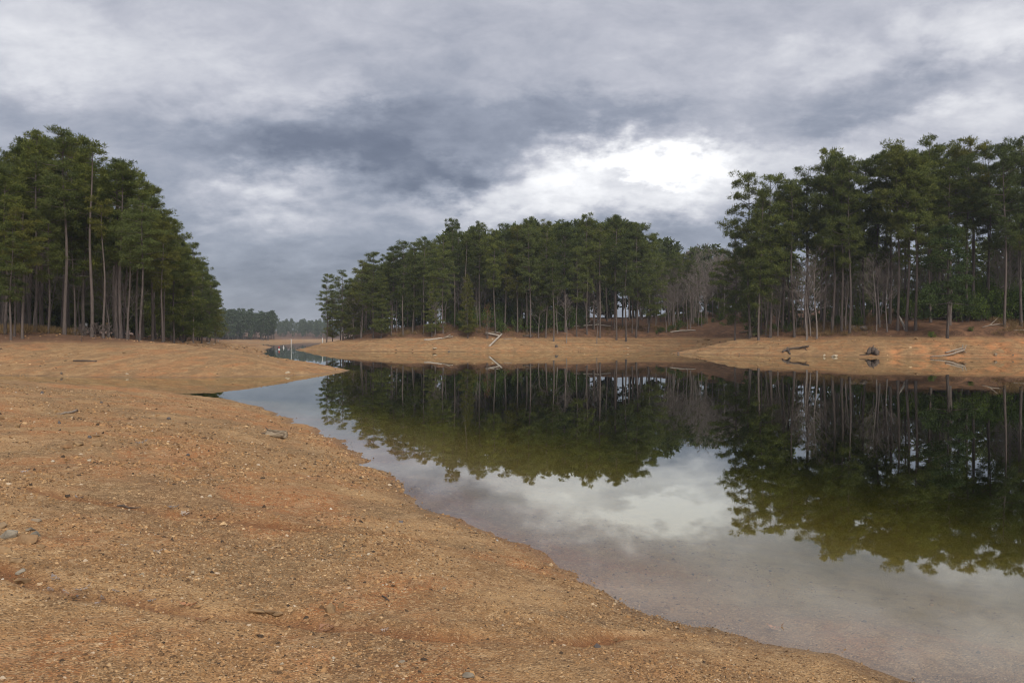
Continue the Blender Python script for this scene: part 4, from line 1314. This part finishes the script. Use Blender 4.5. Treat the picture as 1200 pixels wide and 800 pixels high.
# gravel over the near bank
def build_gravel():
    n = 190000
    rg = np.random.default_rng(5)
    th = np.radians(rg.uniform(-37, 37, n))
    r = 3.7 * np.exp(rg.random(n) ** 1.15 * math.log(28 / 3.7))
    x, y = r * np.sin(th), r * np.cos(th)
    dens = fbm(x, y, 1.4, 4, 91, .6)
    z = height(x, y)
    keep = (rg.random(n) < np.clip(0.55 + 1.3 * dens, 0.12, 1)) & (z > -0.30) & ((z > -0.02) | (rg.random(n) < .20))
    x, y, z, r = x[keep], y[keep], z[keep], r[keep]
    n = len(x)
    size = np.clip(rg.lognormal(math.log(.0062), .46, n), .0035, .026) * np.clip((r / 7), .8, 1.9)
    b = np.array([(1, 0, -.3), (-1, 0, -.3), (0, 1, -.3), (0, -1, -.3), (.3, .2, 1), (-.35, -.2, .9)], float)
    v = b[None] * (0.65 + 0.6 * rg.random((n, 6, 1))) + rg.normal(size=(n, 6, 3)) * .18
    v *= (size[:, None] * np.stack((1 + .6 * rg.random(n), .8 + .4 * rg.random(n), .45 + .35 * rg.random(n)), 1))[:, None, :]
    a = rg.random(n) * 6.28
    ca, sa = np.cos(a)[:, None], np.sin(a)[:, None]
    vx, vy = v[..., 0] * ca - v[..., 1] * sa, v[..., 0] * sa + v[..., 1] * ca
    v = np.stack((vx + x[:, None], vy + y[:, None], v[..., 2] + z[:, None] + size[:, None] * .12), -1).reshape(-1, 3)
    f = np.array([(0, 2, 4), (2, 1, 5), (2, 5, 4), (1, 3, 5), (3, 0, 4), (3, 4, 5)])
    faces = (f[None] + (np.arange(n) * 6)[:, None, None]).reshape(-1, 3)
    me = mesh_np('gravel', v, faces.ravel(), np.full(len(faces), 3), M['gravel'])
    at = me.attributes.new('tone', 'FLOAT', 'POINT')
    at.data.foreach_set('value', np.repeat(np.clip(rg.normal(.45, .25, n), 0, .93 + .07 * (rg.random(n) < .06)), 6).astype(np.float32))
    o = link(bpy.data.objects.new('gravel', me))
    tag(o, 'loose gravel chips scattered over the near clay bank', kind='stuff')


build_gravel()


# withered grass and brush along the forest edge
def build_beach_stones():
    """stones strewn over the three far beaches, none of them big enough to pick out"""
    rg = np.random.default_rng(15)
    n = 26000
    th = np.radians(rg.uniform(-36, 36, n))
    r = rg.uniform(44, 165, n)
    x, y = r * np.sin(th), r * np.cos(th)
    z = height(x, y)
    k = (z > -.05) & (z < 3.3) & (rg.random(n) < np.clip(.45 + 1.6 * fbm(x, y, 5, 3, 97), .05, 1))
    x, y, z, r = x[k], y[k], z[k], r[k]
    n = len(x)
    size = np.clip(rg.lognormal(math.log(.048), .5, n), .025, .20) * np.clip(r / 100, .55, 1.4)
    b = np.array([(1, 0, -.3), (-1, 0, -.3), (0, 1, -.3), (0, -1, -.3), (.3, .2, 1), (-.35, -.2, .9)], float)
    v = (b[None] + rg.normal(size=(n, 6, 3)) * .2) * (size[:, None] * np.stack((1 + .6 * rg.random(n), .8 + .4 * rg.random(n), .4 + .4 * rg.random(n)), 1))[:, None, :]
    v = (v + np.stack((x, y, z + size * .1), -1)[:, None, :]).reshape(-1, 3)
    f = np.array([(0, 2, 4), (2, 1, 5), (2, 5, 4), (1, 3, 5), (3, 0, 4), (3, 4, 5)])
    faces = (f[None] + (np.arange(n) * 6)[:, None, None]).reshape(-1, 3)
    me = mesh_np('gravel', v, faces.ravel(), np.full(len(faces), 3), M['gravel'])
    at = me.attributes.new('tone', 'FLOAT', 'POINT')
    at.data.foreach_set('value', np.repeat(np.clip(rg.normal(.42, .26, n), 0, .95), 6).astype(np.float32))
    o = link(bpy.data.objects.new('gravel', me))
    tag(o, 'small stones strewn over the far beaches', kind='stuff')


build_beach_stones()


def build_brush():
    rg = np.random.default_rng(9)
    px = np.concatenate((rg.uniform(850, 1230, 1500), rg.uniform(390, 850, 1300), rg.uniform(-40, 240, 700)))
    D = np.array([(fr_(p) if p > 850 else fc(p) if p > 380 else fl(p)) for p in px]) + rg.uniform(-3, 12, len(px))
    x, y = (px - CX) / FOC * D, D
    z = height(x, y)
    k = (z > 2.75) & (fbm(x, y, 6, 3, 95) > -.05)
    c = np.stack((x, y, z), -1)[k]
    v = needle_tris(c + np.array([0, 0, .12]), np.full(len(c), .45), 22, .55, .035, rg, .25, 1.4)
    o = link(bpy.data.objects.new('dry_grass', quads_mesh('dry_grass', v, M['drygrass'])))
    tag(o, 'withered grass and brush along the forest edges', kind='stuff')


build_brush()


# ------------------------------------------------------------------ small man-made things
def pole(px, py, top, wpx, label, mat_='white', D=None):
    x, y = xd(px, D)
    z = max(0.0, ground(x, y))
    hgt = (HOR - top) / FOC * D + EYE - z
    r_ = wpx * D / FOC / 2
    e = empty('marker_pole', (x, y, z))
    mb = MB()
    mb.tube([(0, 0, -1.2), (0, 0, hgt * .5), (0, 0, hgt)], [r_, r_, r_ * .9], 8, True)
    mb.build('post', M[mat_], e)
    mb = MB()
    mb.tube([(0, 0, hgt), (0, 0, hgt + r_ * 1.2)], [r_ * 1.25, r_ * .3], 8, True)
    mb.build('cap', M[mat_], e)
    tag(e, label, 'marker pole')


pole(341.3, 409, 397.5, 0.8, 'tall white marker pole in the far channel', D=178)
pole(378, 401, 396, 1.0, 'short white pole at the end of the sand across the lake', D=171)
pole(255.6, 402, 398.8, 1.1, 'short white pole behind the clay spit', D=176)


def buoy(px, D, h, lab, top='red'):
    x, y = xd(px, D)
    e = empty('buoy', (x, y, 0))
    mb = MB()
    mb.tube([(0, 0, -.25), (0, 0, -.1), (0, 0, .10), (0, 0, .22)], [.14, .22, .22, .14], 12, True)
    mb.build('float', M['white'], e)
    mb = MB()
    mb.tube([(0, 0, .22), (0, 0, h * .6), (0, 0, h * .75)], [.12, .12, .06], 10, True)
    mb.build('topmark', M[top], e)
    tag(e, lab, 'buoy')


buoy(327, 172, 1.0, 'small red and white buoy off the clay spit')
buoy(332.4, 205, .8, 'small white buoy farther out behind the red one', 'white')


def picnic_table(px, D, lab, rz=0.0):
    x, y = xd(px, D)
    e = empty('picnic_table', (x, y, ground(x, y)), rz)
    for k in range(5):
        MB().box((0, -.30 + .15 * k, .74), (1.8, .13, .045)).build('plank', M['darkmetal'], e, False)
    for sgn in (-1, 1):
        for q in (0, 1):
            MB().box((0, sgn * (.66 + .15 * q), .44), (1.8, .13, .045)).build('seat', M['darkmetal'], e, False)
        mb = MB()
        mb.tube([(sgn * .6, -.72, -.1), (sgn * .6, -.2, .70)], [.04, .04], 6)
        mb.tube([(sgn * .6, .72, -.1), (sgn * .6, .2, .70)], [.04, .04], 6)
        mb.tube([(sgn * .6, -.85, .40), (sgn * .6, .85, .40)], [.03, .03], 6)
        mb.build('leg', M['darkmetal'], e)
    tag(e, lab, 'picnic table')


picnic_table(65, 86, 'dark picnic table among the pine trunks at the left', .15)
picnic_table(140, 84, 'dark picnic table behind the pale trunk on the left bank', -.2)


def notice(px, D, top, wpx, mat_, lab):
    x, y = xd(px, D)
    z = ground(x, y)
    t_ = (HOR - top) / FOC * D + EYE - z
    W = wpx * D / FOC
    e = empty('campsite_sign', (x, y, z))
    MB().box((0, 0, t_ - W * .45), (W, .03, W * .9)).build('board', M[mat_], e, False)
    MB().box((0, .045, t_ / 2 - .15), (.09, .06, t_ + .2)).build('post', M['drift'], e, False)
    tag(e, lab, 'sign')


notice(100.5, 82, 378.5, 3.6, 'white', 'small whitish board among the trunks left of the slim pine')
notice(125.5, 88, 378, 2.6, 'yellow', 'small ochre board among the trunks of the left bank')
x, y = xd(163.5, 86)
e = empty('campsite_post', (x, y, ground(x, y)))
MB().tube([(0, 0, -.2), (0, 0, .35)], [.10, .10], 8).build('post', M['white'], e)
MB().tube([(0, 0, .35), (0, 0, .68), (0, 0, .74)], [.13, .13, .05], 10).build('cap', M['red'], e)
tag(e, 'small red-topped white post among the trunks at the clay crest', 'post')


# ------------------------------------------------------------------ haze: the damp air over the lake
m, t, out = mat('haze')
pv = t.n('ShaderNodeVolumePrincipled')
pv.inputs['Color'].default_value = (0.80, 0.87, 0.95, 1)
pv.inputs['Density'].default_value = 0.0002
pv.inputs['Anisotropy'].default_value = 0.0
t.put(out.inputs[1], pv.outputs[0])
hz = MB().box((0, 0, 20), (3600, 3600, 53)).build('haze', m, None, False)
tag(hz, 'faint grey-blue haze over the lake', kind='stuff')
